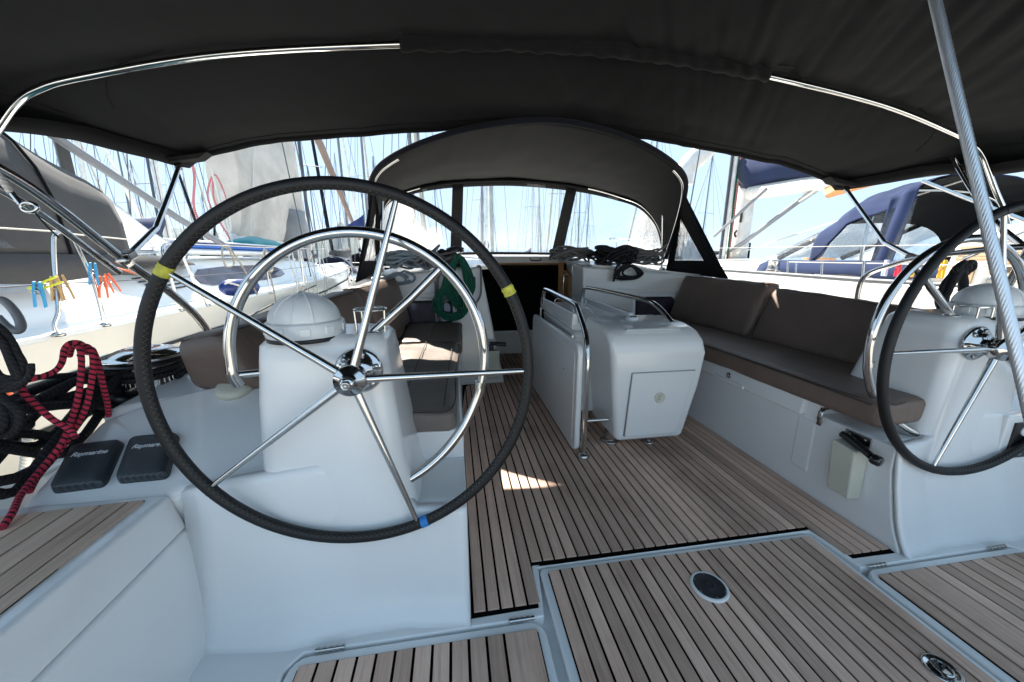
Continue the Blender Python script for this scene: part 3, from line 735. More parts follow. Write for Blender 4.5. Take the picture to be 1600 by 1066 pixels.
# --- lid, latch and hooks on the right bench front
t = thing('locker_lid', 'white moulded locker lid with a steel latch under the right bench cushion', 'locker lid', loc=(.80, 1.9, .40))
part('lid_front', G().hexa([(.780, 1.39, .372), (.83, 1.39, .372), (.83, 2.60, .372), (.780, 2.60, .372), (.792, 1.385, .458), (.83, 1.385, .458), (.83, 2.61, .458), (.792, 2.61, .458)]), 'gel', t, bevel=.010, seg=4)
part('finger_pull', G().box((.778, 1.86, .383), (.012, .24, .022)), 'gel2', t, bevel=.005)
part('latch', G().lathe([(0, 0), (.017, 0), (.018, .005), (.012, .008), (.011, .004), (0, .004)], (.782, 1.86, .420), (-1, 0, -.1), 20), 'steel', t)
part('latch_lever', G().box((.772, 1.86, .418), (.008, .012, .018)), 'steel2', t, bevel=.002)
part('lid_step', G().prism([(.806, 1.33), (.806, 1.42), (.83, 1.42), (.83, 1.33)], .10, .36), 'gel', t, bevel=.01)
def hook(label, x, y, z):
    t = thing('wall_bracket', label, 'bracket', loc=(x, y, z))
    part('strap', G().loft([[(x + d[0], y - .011, z + d[1]), (x + d[0], y + .011, z + d[1]), (x + d[0] + .003, y + .011, z + d[1] + .002), (x + d[0] + .003, y - .011, z + d[1] + .002)] for d in ((.02, .034), (-.006, .032), (-.016, .018), (-.017, -.015), (-.012, -.030), (-.017, -.044))]), 'steel2', t)
hook('bent steel strap on the right bench front, aft of the locker lid', .806, 1.305, .405)
t = thing('grinding_crank', 'black gripped winch handle stowed in the pocket on the right bench front', 'winch handle', loc=(.79, 1.12, .37))
part('arm', G().tube([(.785, 1.195, .372), (.775, 1.13, .365)], [.014, .013], 12), 'black', t)
part('grip', G().tube([(.783, 1.16, .366), (.765, 1.09, .355), (.755, 1.055, .349)], [.016, .0145, .014], 14), 'black', t)
part('knob', G().lathe([(0, -.016), (.017, -.016), (.021, -.010), (.021, .010), (.017, .016), (0, .016)], (.752, 1.035, .345), (.2, -1, -.1), 20), 'blackgloss', t)
t = thing('handle_pocket', 'weathered cream plastic winch handle pocket on the right bench front', 'pocket', loc=(.79, 1.15, .2))
part('pocket_body', G().hexa([(.752, 1.10, .125), (.81, 1.095, .125), (.81, 1.195, .125), (.752, 1.19, .125), (.742, 1.105, .340), (.81, 1.10, .340), (.81, 1.205, .350), (.742, 1.20, .350)]), 'plastic', t, bevel=.008)
part('mounting_plate', G().box((.806, 1.15, .372), (.008, .10, .045)), 'steel2', t, bevel=.002)
for dy in (-.03, .03): part('screw', G().lathe([(0, 0), (.005, 0), (.004, .002), (0, .002)], (.802, 1.15 + dy, .38), (-1, 0, 0), 10), 'steel', t)
t = thing('grinding_crank', 'black winch handle in the pocket at the foot of the left cabin bulkhead', 'winch handle', loc=(-.5, 3.1, .33))
part('arm', G().box((-.53, 3.09, .335), (.05, .03, .07)), 'black', t, bevel=.006)
part('grip', G().tube([(-.54, 3.08, .385), (-.40, 3.06, .375)], [.017, .02], 12), 'black', t)
t = thing('handle_pocket', 'pale plastic winch handle pocket low on the left cabin bulkhead', 'pocket', loc=(-.5, 3.1, .2))
part('pocket_body', G().hexa([(-.58, 3.08, .06), (-.46, 3.08, .06), (-.46, 3.14, .06), (-.58, 3.14, .06), (-.585, 3.07, .32), (-.455, 3.07, .32), (-.455, 3.14, .32), (-.585, 3.14, .32)]), 'plastic', t, bevel=.01)

# --- cockpit table
t = thing('cockpit_table', 'white moulded folding cockpit table with a cool box end and steel hand rails', 'table', loc=(.15, 2.3, 0))
def slab_x(x0, x1, poly, name, mat, bev): return part(name, G().prism([(b, c_) for b, c_ in poly], x0, x1, 'x'), mat, t, bevel=bev, seg=4)
# box end: tapers downward, its top rounded over aft
prof = [(1.775, .085), (1.765, .40), (1.752, .60), (1.768, .672), (1.815, .718), (1.90, .742), (2.17, .752), (2.17, .085)]
g = G(); vs = []
for xs_, k in (((.018, .515), 0), ((.0, .57), 1)): pass
def bx(z): return (pl(z, [(.08, .045), (.7, -.03)]), pl(z, [(.08, .455), (.55, .555), (.75, .50)]))
n = len(prof)
vs = [(bx(z)[0], y, z) for y, z in prof] + [(bx(z)[1], y, z) for y, z in prof]
g.add(vs, [tuple(reversed(range(n))), tuple(range(n, 2 * n))] + [(i, (i + 1) % n, n + (i + 1) % n, n + i) for i in range(n)])
part('cool_box', g, 'gelclean', t, bevel=.034, seg=5)
# door panel, proud, with seam
part('door_seal', G().hexa([(.085, 1.764, .125), (.405, 1.764, .125), (.405, 1.775, .125), (.085, 1.775, .125), (.100, 1.754, .502), (.475, 1.754, .502), (.475, 1.775, .502), (.100, 1.775, .502)]), 'greytube', t)
part('box_door', G().hexa([(.0885, 1.757, .1275), (.4015, 1.757, .1275), (.4015, 1.772, .1275), (.0885, 1.772, .1275), (.1035, 1.746, .4995), (.4715, 1.746, .4995), (.4715, 1.765, .4995), (.1035, 1.765, .4995)]), 'gelclean', t, bevel=.004)
lk = part('door_lock', G().lathe([(0, 0), (.030, 0), (.031, .004), (.027, .007), (.022, .003), (0, .003)], (.272, 1.751, .352), (0, -1, 0), 28), 'plastic', t)
part('lock_key', G().box((.272, 1.744, .352), (.012, .008, .026)), 'plastic', lk, bevel=.003)
part('lid_panel', G().hexa([(.07, 1.80, .722), (.40, 1.80, .722), (.42, 2.14, .750), (.03, 2.14, .750), (.085, 1.81, .732), (.385, 1.81, .732), (.41, 2.13, .757), (.04, 2.13, .757)]), 'gelclean', t, bevel=.008)
part('lid_knob', G().lathe([(0, 0), (.036, 0), (.038, .012), (.032, .020), (.012, .022), (0, .018)], (.215, 2.02, .745), seg=24), 'white', t)
part('knob_insert', G().box((.215, 2.005, .768), (.04, .012, .004)), 'black', t, bevel=.002)
# table body forward, tray top with raised sides
part('table_body', G().hexa([(-.07, 2.12, .12), (.22, 2.12, .12), (.20, 2.92, .12), (-.05, 2.92, .12), (-.115, 2.12, .66), (.27, 2.12, .66), (.25, 2.98, .69), (-.10, 2.98, .69)]), 'gelclean', t, bevel=.03, seg=4)
part('tray', G().hexa([(-.115, 2.15, .66), (.30, 2.17, .66), (.26, 3.0, .69), (-.11, 3.0, .69), (-.115, 2.15, .715), (.30, 2.17, .735), (.26, 3.0, .745), (-.11, 3.0, .745)]), 'gelclean', t, bevel=.015, seg=3)
for x0, x1 in ((-.125, -.085), (.235, .285)): part('tray_edge', G().hexa([(x0, 2.12, .70), (x1, 2.12, .70), (x1 - .01, 3.0, .72), (x0 + .01, 3.0, .72), (x0 + .006, 2.12, .775), (x1 - .006, 2.12, .775), (x1 - .016, 3.0, .79), (x0 + .016, 3.0, .79)]), 'gelclean', t, bevel=.01)
part('fiddle_wire', G().tube(cr([(-.06, 2.72, .745), (-.06, 2.72, .80), (.06, 2.74, .80), (.19, 2.76, .80), (.19, 2.76, .745)], 5), .004, 8), 'steel', t)
part('fiddle_wire', G().tube(cr([(-.02, 2.40, .735), (-.02, 2.40, .775), (.06, 2.37, .775), (.10, 2.36, .735)], 5), .004, 8), 'steel', t)
# folded leaf
g = G().prism(rounded(1.815, .015, 2.98, .655, .06, 5), -.185, -.150, 'x')
lf = part('folded_leaf', g, 'gelclean', t, bevel=.012, seg=3)
lf2 = part('leaf_lining', G().prism(rounded(1.865, .065, 2.93, .605, .04, 5), -.188, -.1845, 'x'), 'gelclean', t)
for y, z in ((2.05, .45), (2.05, .22), (2.78, .45), (2.78, .22), (2.45, .33)): part('leaf_screw', G().lathe([(0, 0), (.006, 0), (.005, .003), (0, .003)], (-.1885, y, z), (-1, 0, 0), 10), 'steel2', t)
# hand rails
part('hand_rail', G().tube(cr([(-.135, 1.80, .02), (-.135, 1.80, .30), (-.135, 1.80, .56)], 3) + cr([(-.135, 1.81, .62), (-.130, 1.86, .70), (-.125, 2.02, .815), (-.12, 2.10, .838), (-.115, 2.4, .850), (-.11, 2.82, .862), (-.11, 2.90, .845), (-.11, 2.92, .74)], 5), .0155, 14), 'steel', t)
part('hand_rail', G().tube(cr([(.420, 1.93, .735), (.400, 2.02, .80), (.375, 2.12, .842), (.35, 2.3, .852), (.27, 2.86, .868), (.25, 2.96, .85), (.245, 2.98, .74)], 6), .0150, 14), 'steel', t)
part('leg_post', G().tube([(.09, 1.95, .0), (.09, 1.95, .12)], .034, 20), 'steel2', t)
part('leg_flange', G().lathe([(0, 0), (.055, 0), (.056, .008), (.038, .014), (0, .014)], (.09, 1.95, .004), seg=24), 'steel2', t)
part('leg_post', G().tube([(.32, 1.90, .0), (.32, 1.90, .12)], .014, 12), 'steel', t)
part('leg_flange', G().lathe([(0, 0), (.034, 0), (.035, .005), (.018, .010), (0, .010)], (.32, 1.90, .004), seg=20), 'steel', t)
part('leg_flange', G().lathe([(0, 0), (.036, 0), (.037, .006), (.022, .022), (0, .022)], (-.135, 1.80, .004), seg=20), 'steel2', t)
part('leg_post', G().tube([(.06, 2.9, .0), (.06, 2.9, .2)], .03, 16), 'steel2', t)
part('hinge_strap', G().box((-.145, 2.05, .60), (.012, .03, .12)), 'steel2', t, bevel=.002)
part('hinge_strap', G().box((-.145, 2.86, .66), (.012, .03, .12)), 'steel2', t, bevel=.002)
part('leaf_stay', G().tube([(-.13, 1.84, .20), (.04, 1.84, .20)], .010, 10), 'steel', t)

# ================================================================== CABIN BULKHEAD AND COMPANIONWAY
bh = bpy.data.objects.new('cabin_bulkhead', None); COL.objects.link(bh); bh.location = (0, 3.2, 0); struct(bh)
def bulk(s):
    P = lambda u, y, z: (s * u, y, z)
    inner_b, inner_t = (.40, .595) if s < 0 else (.33, .335)
    rows = []
    g = G().hexa([P(inner_b, 3.14, -.02), P(1.75, 3.14, -.02), P(1.75, 3.55, -.02), P(inner_b, 3.55, -.02), P(inner_t, 3.24, 1.035), P(1.66, 3.24, .935), P(1.66, 3.55, .955), P(inner_t, 3.55, 1.06)])
    part('bulkhead_panel', g, 'gelcream' if s > 0 else 'gelcream', bh, bevel=.02, seg=4)
    # moulded line across the panel
    part('moulded_line', G().hexa([P(inner_t + .03, 3.218, .842), P(1.45, 3.218, .792), P(1.45, 3.224, .786), P(inner_t + .03, 3.224, .836), P(inner_t + .03, 3.222, .848), P(1.45, 3.222, .798), P(1.45, 3.23, .798), P(inner_t + .03, 3.23, .848)]), 'gel2', bh)
    # port light
    x0, x1, z0, z1 = .845, 1.245, .545, .755
    yf = lambda z: 3.14 + .1 * (z + .02) / 1.0
    def ring(ins, r, dy): return [P(a, yf(b) + dy, b) for a, b in rounded(x0 + ins, z0 + ins, x1 - ins, z1 - ins, r, 5)]
    fr = part('port_light', G().loft([ring(-.025, .06, -.001), ring(-.02, .055, -.012), ring(.0, .045, -.014), ring(.012, .040, -.006)], True, False), 'gelclean', bh)
    part('seal_shadow_outline', G().loft([ring(.002, .046, -.0145), ring(.012, .040, -.017), ring(.024, .035, -.010)], True, False), 'rubber', fr)  # rubber ring widened in black to paint the shadow outline of the frame
    part('pane', G().loft([ring(.018, .036, -.0075), ring(.020, .036, -.008)], True, True), 'tint', fr)
bulk(-1); bulk(1)
# cabin top forward of the bulkhead
def ctop(s):
    P = lambda u, y, z: (s * u, y, z)
    inn = .44
    g = G().add([P(inn, 3.3, 1.035), P(1.1, 3.3, .985), P(1.66, 3.3, .93), P(inn, 4.2, 1.075), P(1.2, 4.2, 1.05), P(1.75, 4.2, .93), P(inn, 6.4, 1.15), P(1.2, 6.2, 1.13), P(1.72, 6.2, .95), P(.3, 9.5, 1.12), P(.8, 9.5, 1.05), P(1.1, 9.5, .8), P(1.95, 4.2, .45), P(1.9, 3.3, .5), P(1.9, 6.2, .5), P(1.25, 9.5, .4)],
                [(0, 1, 4, 3), (1, 2, 5, 4), (3, 4, 7, 6), (4, 5, 8, 7), (6, 7, 10, 9), (7, 8, 11, 10), (2, 13, 12, 5), (5, 12, 14, 8), (8, 14, 15, 11)])
    part('cabin_top', g, 'gelcream', bh, solid=.03, smooth_all=False)
    part('alcove_wall', G().hexa([P(.33 if s > 0 else .46, 3.3, -.02), P(.42 if s > 0 else .6, 3.3, -.02), P(.60, 4.2, -.02), P(.47 if s > 0 else .53, 4.2, -.02), P(.335 if s > 0 else .61, 3.3, 1.03), P(.44 if s > 0 else .66, 3.3, 1.03), P(.60, 4.2, 1.07), P(.475 if s > 0 else .56, 4.2, 1.07)]), 'gelcream', bh, bevel=.008)
ctop(-1); ctop(1)
part('coachroof_forward', G().add([(-.3, 9.5, 1.12), (.3, 9.5, 1.12), (.46, 6.4, 1.16), (-.46, 6.4, 1.16)], [(0, 3, 2, 1)]), 'gelcream', bh, solid=.03)
part('foredeck', G().prism([(-1.6, 6.5), (1.6, 6.5), (1.5, 10), (.1, 14.5), (-.1, 14.5), (-1.5, 10)], .3, .5), 'gelcream', bh)
cw = bpy.data.objects.new('companionway', None); COL.objects.link(cw); cw.location = (0, 4.2, 0); struct(cw)
part('sill', G().box((-.03, 4.20, .13), (1.06, .06, .27)), 'gelcream', cw, bevel=.012)
part('sill_rubbing_strip', G().box((-.03, 4.165, .265), (1.04, .03, .03)), 'gelclean', cw, bevel=.008)
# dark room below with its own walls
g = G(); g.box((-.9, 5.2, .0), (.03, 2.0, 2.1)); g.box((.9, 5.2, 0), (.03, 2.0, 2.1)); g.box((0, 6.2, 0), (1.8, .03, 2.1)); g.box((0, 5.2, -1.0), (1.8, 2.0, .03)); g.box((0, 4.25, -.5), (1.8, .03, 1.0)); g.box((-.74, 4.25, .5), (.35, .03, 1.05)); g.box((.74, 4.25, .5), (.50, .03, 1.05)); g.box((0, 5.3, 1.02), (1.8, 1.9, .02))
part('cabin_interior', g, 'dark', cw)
part('sliding_hatch', G().hexa([(-.46, 4.18, 1.055), (.40, 4.18, 1.055), (.40, 5.5, 1.10), (-.46, 5.5, 1.10), (-.46, 4.19, 1.128), (.40, 4.19, 1.128), (.40, 5.9, 1.165), (-.46, 5.9, 1.165)]), 'gelcream', cw, bevel=.012)
part('hatch_garage', G().hexa([(-.50, 4.5, 1.08), (.50, 4.5, 1.08), (.50, 6.0, 1.10), (-.50, 6.0, 1.10), (-.50, 4.52, 1.140), (.50, 4.52, 1.140), (.50, 6.0, 1.175), (-.50, 6.0, 1.175)]), 'gelcream', cw, bevel=.012)
part('hatch_handle', G().tube(cr([(.035, 4.175, 1.11), (.035, 4.14, 1.10), (.05, 4.135, 1.085), (.14, 4.135, 1.085), (.155, 4.14, 1.10), (.155, 4.175, 1.11)], 4), .006, 8), 'rubber', cw)
part('hatch_trim', G().box((-.03, 4.185, 1.048), (.86, .02, .018)), 'wood', cw)
part('door_post', G().box((.395, 4.15, .66), (.06, .04, .80)), 'wood', cw, bevel=.004)
part('door_leaf', G().hexa([(.425, 4.14, .28), (.45, 4.12, .28), (.35, 3.62, .28), (.335, 3.63, .28), (.425, 4.14, .98), (.45, 4.12, .98), (.35, 3.62, .93), (.335, 3.63, .93)]), 'wood', cw, bevel=.004)
part('door_frame', G().hexa([(.36, 3.58, .25), (.385, 3.56, .25), (.36, 3.54, .25), (.335, 3.56, .25), (.36, 3.58, 1.03), (.385, 3.56, 1.03), (.36, 3.54, 1.03), (.335, 3.56, 1.03)]), 'steel2', cw)
part('door_handle', G().tube(cr([(.355, 3.80, .93), (.325, 3.78, .92), (.318, 3.78, .80), (.325, 3.78, .66), (.355, 3.80, .65)], 5), .011, 10), 'steel', cw)
part('lintel_rail', G().hexa([(.36, 3.45, 1.045), (.48, 3.45, 1.045), (.48, 4.25, 1.085), (.36, 4.25, 1.085), (.36, 3.45, 1.07), (.48, 3.45, 1.07), (.48, 4.25, 1.115), (.36, 4.25, 1.115)]), 'gelclean', cw, bevel=.008)
part('latch_plate', G().box((-.62, 3.29, 1.05), (.10, .03, .012)), 'steel2', bh)

# --- winches on the cabin top
def winch(label, x, y, z, sc=1.0, chrome=False, cap='black'):
    t = thing('winch', label, 'winch', None if chrome else 'winches on the cabin top', loc=(x, y, z))
    A = lambda prof: [(a * sc, b * sc) for a, b in prof]
    part('base', G().lathe(A([(0, 0), (.070, 0), (.070, .012), (.058, .022), (0, .022)]), (x, y, z), seg=36), 'blackgloss', t)
    part('skirt', G().lathe(A([(.062, .020), (.064, .034), (.052, .050), (.046, .055)]), (x, y, z), seg=36), 'black', t)
    part('drum', G().lathe(A([(.046, .050), (.042, .070), (.043, .125), (.052, .142), (.050, .146), (0, .146)]), (x, y, z), seg=36), 'steel' if not chrome else 'steel2', t)
    for k in range(18):
        a = R(20 * k); part('drum_rib', G().tube([(x + .0425 * sc * math.cos(a), y + .0425 * sc * math.sin(a), z + .070 * sc), (x + .0435 * sc * math.cos(a), y + .0435 * sc * math.sin(a), z + .130 * sc)], .0022 * sc, 6), 'steel', t) if k % 1 == 0 else None
    part('self_tailer', G().lathe(A([(.048, .146), (.066, .150), (.067, .158), (.056, .164), (.066, .170), (.066, .178), (.050, .186), (.024, .190), (.022, .186), (0, .186)]), (x, y, z), seg=36), cap, t)
    part('feeder_arm', G().box((x - .055 * sc, y - .02 * sc, z + .165 * sc), (.05 * sc, .02 * sc, .022 * sc), Matrix.Rotation(.5, 3, 'Z')), cap, t, bevel=.004)
    return t
winch('black capped steel winch on the cabin top to the right, wrapped in dark rope', .66, 3.62, 1.035, 1.08)
winch('black capped winch on the cabin top to the left, green rope hanging from it', -.80, 3.42, 1.005, 1.08)

def coil(label, c, rx, rz, n, r, mat, seed, axis='flat', tail=None, spread=.05, name='rope_coil', cat='rope', jitter=.18):
    pts = []; steps = 16
    nz = lambda a, b, c_: noise.noise(V(a, b, c_)) * 1.6
    for k in range(n * steps):
        a = 2 * math.pi * k / steps; L = k / steps
        sx_ = 1 + jitter * 1.6 * nz(L * .83, seed, 0); sz_ = 1 + jitter * 1.3 * nz(seed, L * .77, 4)
        ox = spread * nz(seed + 5, L * .71, 1); oz = spread * nz(seed + 9, 2, L * .69)
        w1 = spread * .22 * nz(k * .31, seed, 7); w2 = spread * .22 * nz(seed, k * .29, 3)
        if axis == 'flat':
            p = V(c[0] + rx * sx_ * math.cos(a) + ox + w1, c[1] + rz * sz_ * math.sin(a) + oz * .7 + w2, c[2] + r + r * .9 * L * .55 + abs(spread * .5 * nz(k * .19, 3, seed)) + rz * .80 * abs(math.sin(a * .5 + L * 2.3 + seed)))
        else:
            zz = math.sin(a); wdt = .45 + .55 * (1 - zz) / 2
            p = V(c[0] + rx * sx_ * wdt * math.cos(a) + ox * .8 + w1, c[1] - abs(spread * .6 * nz(3, L * 1.1, seed)) - r * (k % 3) * .1, c[2] + rz * zz * (sz_ if zz < 0 else 1 + .3 * (sz_ - 1)) + oz * .15 + w2 * .6)
        pts.append(p)
    if tail: pts += [V(*p) for p in tail]
    o = part(name, G().tube(cr(pts, 3), r, 8), mat, smooth_all=True)
    tag(o, label, cat)
    return o
coil('grey rope coil heaped behind the right cabin top winch', (.36, 3.66, 1.045), .19, .11, 12, .0105, 'ropegrey', 3, spread=.10)
coil('tangled grey brown rope heap outboard of the right cabin top winch', (1.00, 3.58, 1.01), .24, .11, 15, .0105, 'ropegrey', 8, spread=.13)
coil('black rope coil draped round the foot of the right cabin top winch', (.70, 3.38, 1.03), .16, .12, 13, .0100, 'ropeblack', 12, spread=.09, tail=[(.64, 3.20, 1.03), (.62, 3.17, .98), (.60, 3.165, .90)])
coil('black rope loops hanging over the edge below the right winch', (.74, 3.17, .985), .14, .055, 7, .0095, 'ropeblack', 14, axis='hang', spread=.05)
coil('pale blue grey rope tangle on the cabin top behind the guard hoop', (-1.18, 3.38, .985), .19, .12, 13, .0105, 'ropeblue', 21, spread=.14)
coil('blue grey rope loops hanging over the left bulkhead edge', (-1.28, 3.22, .945), .10, .045, 4, .009, 'ropeblue', 24, axis='hang', spread=.06)
coil('brown grey rope bundle beside the left cabin top winch', (-.98, 3.30, 1.00), .12, .10, 12, .0105, 'ropegrey', 31, spread=.10)
coil('black rope knot perched on the left cabin top winch', (-.92, 3.34, 1.09), .055, .05, 7, .009, 'ropeblack', 33, spread=.06)
coil('grey rope hank hanging beside the green rope', (-.93, 3.17, .87), .065, .13, 5, .009, 'ropegrey', 35, axis='hang', spread=.04)
coil('large green rope hank hanging from the left cabin top winch', (-.785, 3.12, .93), .115, .19, 15, .0085, 'ropegreen', 41, axis='hang', spread=.055, jitter=.30)
coil('lower green rope loops hanging in front of the left port light', (-.86, 3.10, .77), .145, .15, 10, .0085, 'ropegreen', 43, axis='hang', spread=.06, jitter=.30)
tag(part('rope', G().tube(cr([(-.62, 3.32, 1.04), (-.60, 3.19, 1.03), (-.60, 3.15, .93), (-.61, 3.13, .80), (-.66, 3.11, .72)], 6), .009, 8), 'ropegrey', smooth_all=True), 'single grey line falling down the bulkhead right of the green rope', 'rope')
tag(part('rope', G().tube(cr([(-.99, 3.19, .92), (-.985, 3.15, .82), (-.99, 3.12, .72), (-.985, 3.11, .58)], 6), .0075, 8), 'ropetan', smooth_all=True), 'thin tan line hanging across the left port light', 'rope')
t = thing('clutch', 'black plastic pulley with a red button beside the green rope', 'rope clutch', loc=(-.67, 3.16, .90))
part('body', G().box((-.672, 3.165, .905), (.05, .05, .10)), 'black', t, bevel=.012); part('button', G().lathe([(0, 0), (.014, 0), (.012, .008), (0, .008)], (-.672, 3.14, .905), (0, -1, 0), 14), 'pegred', t)
hook('bent steel strap beside the worn left cushion', -.80, 3.10, .46)

# ================================================================== SPRAYHOOD
hood = thing('sprayhood', 'charcoal canvas sprayhood over the companionway with clear windows', 'sprayhood', loc=(0, 4.2, 1.1))
A = cr([(-1.55, 3.92, 1.12), (-1.50, 3.62, 1.45), (-1.39, 3.32, 1.73), (-1.20, 3.15, 1.865), (-.82, 3.00, 1.985), (-.4, 2.92, 2.065), (0, 2.90, 2.10), (.4, 2.92, 2.065), (.82, 3.00, 1.985), (1.20, 3.15, 1.865), (1.39, 3.32, 1.73), (1.50, 3.62, 1.45), (1.55, 3.92, 1.12)], 6)
A = [V(q.x - .07 * max(0, min(1, (q.z - 1.1) / .6)), q.y, q.z) for q in A]
B = cr([(-1.62, 4.08, 1.16), (-1.60, 4.25, 1.50), (-1.52, 4.55, 1.78), (-1.30, 4.80, 1.93), (-.95, 4.94, 2.04), (-.5, 5.0, 2.10), (0, 5.02, 2.125), (.5, 5.0, 2.10), (.95, 4.94, 2.04), (1.30, 4.80, 1.93), (1.52, 4.55, 1.78), (1.60, 4.25, 1.50), (1.62, 4.08, 1.16)], 6)
C = cr([(-1.64, 4.09, 1.12), (-1.66, 4.40, 1.13), (-1.60, 4.90, 1.14), (-1.40, 5.35, 1.155), (-1.05, 5.75, 1.17), (-.5, 5.93, 1.18), (0, 5.97, 1.185), (.5, 5.93, 1.18), (1.05, 5.75, 1.17), (1.40, 5.35, 1.155), (1.60, 4.90, 1.14), (1.66, 4.40, 1.13), (1.64, 4.09, 1.12)], 6)
nA = len(A)
def surf(L1, L2, i0, i1, v0, v1, nv, sag=0, name='canvas', mat='bimini2', par=hood, solid=.004, wr=0, seed=0):
    g = G(); n = i1 - i0
    def fn(u, v):
        i = i0 + u * n; k = min(int(i), len(L1) - 2); f = i - k
        a = L1[k].lerp(L1[k + 1], f); b = L2[k].lerp(L2[k + 1], f); vv = v0 + (v1 - v0) * v
        p = a.lerp(b, vv); p.z -= sag * 4 * vv * (1 - vv)
        if wr: p += V(0, .3, 1) * wr * (noise.noise(p * 2.2 + V(seed, 0, 0)) + .5 * noise.noise(V(p.x * 9, p.y * 2, seed)))
        return p
    g.grid(fn, max(6, n * 2), nv)
    return part(name, g, mat, par, solid=solid)
surf(A, B, 0, nA - 1, 0, 1, 22, sag=.03, name='roof_canvas', wr=.012)
# dark hem and hoop sleeve of the aft edge
part('aft_sleeve', G().tube([p + V(0, -.01, -.005) for p in A], .022, 10), 'navydark', hood)
part('front_sleeve', G().tube([p + V(0, -.012, -.012) for p in B], .02, 10), 'hem', hood)
part('front_bow', G().tube([p + V(0, -.05, -.035) for p in B[8:-3]], .0125, 10), 'steel', hood)
part('bow_sleeve', G().tube([p + V(0, -.05, -.035) for p in B[20:-24]], .019, 10), 'hem', hood)
part('aft_bow', G().tube([p + V(0, .03, -.03) for p in A[1:20]], .0125, 10), 'steel', hood)
part('aft_bow', G().tube([p + V(0, .03, -.03) for p in A[-20:-1]], .0125, 10), 'steel', hood)
for s in (-1, 1):
    part('bow_leg', G().tube([(s * 1.57, 4.02, 1.20), (s * 1.57, 4.03, 1.03), (s * 1.57, 3.98, .97)], .0125, 10), 'steel', hood)
    part('leg_strut', G().tube([(s * 1.50, 3.98, 1.66), (s * 1.555, 3.99, 1.02)], .011, 10), 'steel', hood)
    part('deck_mount', G().box((s * 1.56, 3.98, .985), (.05, .07, .05)), 'steel2', hood, bevel=.01)
# windscreen: three clear panes between canvas bands
def band(i0, i1, v0, v1, name='window_border', nv=4, off=0, mat='hem'): return surf(B, C, i0, i1, v0, v1, nv, name=name, mat=mat, solid=.006)
m0 = nA // 2   # centre index = 36
def idx(x):     # index on B with that x
    for i in range(len(B) - 1):
        if B[i].x <= x <= B[i + 1].x: return i + (x - B[i].x) / (B[i + 1].x - B[i].x)
    return 0 if x < 0 else nA - 1
def surf_f(i0, i1, v0, v1, name, mat, nv=8, solid=.003, n=None, off=V(0, 0, 0)):
    g = G(); n = n or max(3, int(abs(i1 - i0) * 2))
    def fn(u, v):
        i = i0 + u * (i1 - i0); k = min(int(i), len(B) - 2); f = i - k
        a = B[k].lerp(B[k + 1], f); b = C[k].lerp(C[k + 1], f); vv = v0 + (v1 - v0) * v
        return a.lerp(b, vv) + off
    g.grid(fn, n, nv); return part(name, g, mat, hood, solid=solid)
L_, R_ = idx(-.735), idx(.765)
e = .9
surf_f(0, nA - 1, 0, .085, 'top_band', 'hem', 2, n=90)
surf_f(0, nA - 1, .972, 1.01, 'bottom_band', 'hem', 2, n=90)
for nm, i in (('divider_band', L_), ('divider_band', R_)): surf_f(i - e, i + e, .05, .975, nm, 'hem', 10, n=4, solid=.008)
surf_f(0, 2.6, .05, .975, 'side_band', 'hem', 10, n=4); surf_f(nA - 1 - 2.6, nA - 1, .05, .975, 'side_band', 'hem', 10, n=4)
for a_, b_ in ((2.6, L_ - e), (L_ + e, R_ - e), (R_ + e, nA - 1 - 2.6)):
    g = G()
    def fn(u, v, a_=a_, b_=b_):
        i = a_ + u * (b_ - a_); k = min(int(i), len(B) - 2); f = i - k
        p = B[k].lerp(B[k + 1], f).lerp(C[k].lerp(C[k + 1], f), .05 + v * .925)
        return p + V(0, 1, .3) * (.012 * noise.noise(p * 2.5) + .006 * noise.noise(V(p.x * 9, p.z * 3, 1)))
    g.grid(fn, 40, 16); part('clear_window', g, 'clear', hood, solid=0)
# side wings with the triangular window, reaching aft along the coaming
for s in (-1, 1):
    P = lambda u, y, z: V(s * u, y, z)
    top = P(1.50, 3.58, 1.60); foot = P(1.575, 3.93, .98); aft = P(1.555, 2.93, .935); footb = P(1.60, 3.75, .955)
    tx = 1.33 if s > 0 else 1.46; o3 = [P(tx, 3.36, 1.72), foot, aft]; cen = (o3[0] + o3[1] + o3[2]) / 3
    w3 = [P(1.43 if s > 0 else 1.49, 3.52, 1.50), P(1.575, 3.78, 1.085), P(1.565, 3.28, 1.085)]
    g = G(); vs = o3 + w3; g.add(vs, [(0, 1, 4, 3), (1, 2, 5, 4), (2, 0, 3, 5)]); part('wing_canvas', g, 'hem', hood, solid=.006)
    g = G().grid(lambda u, v: w3[0].lerp(w3[1].lerp(w3[2], u), v) + V(.006 * noise.noise(V(u * 3, v * 4, s)), 0, 0), 10, 10); part('wing_window', g, 'clear', hood)
    part('wing_binding', G().tube([o3[0], o3[0].lerp(aft, .5) + V(s * -.012, .03, 0), aft], .009, 8), 'navydark', hood)
    part('foot_binding', G().tube([foot, aft], .009, 8), 'hem', hood)
    part('outer_flap', G().add([o3[0], P(1.56, 3.50, 1.40), foot, P(1.47, 3.62, 1.45)], [(0, 1, 2, 3)]), 'navydark', hood, solid=.005)

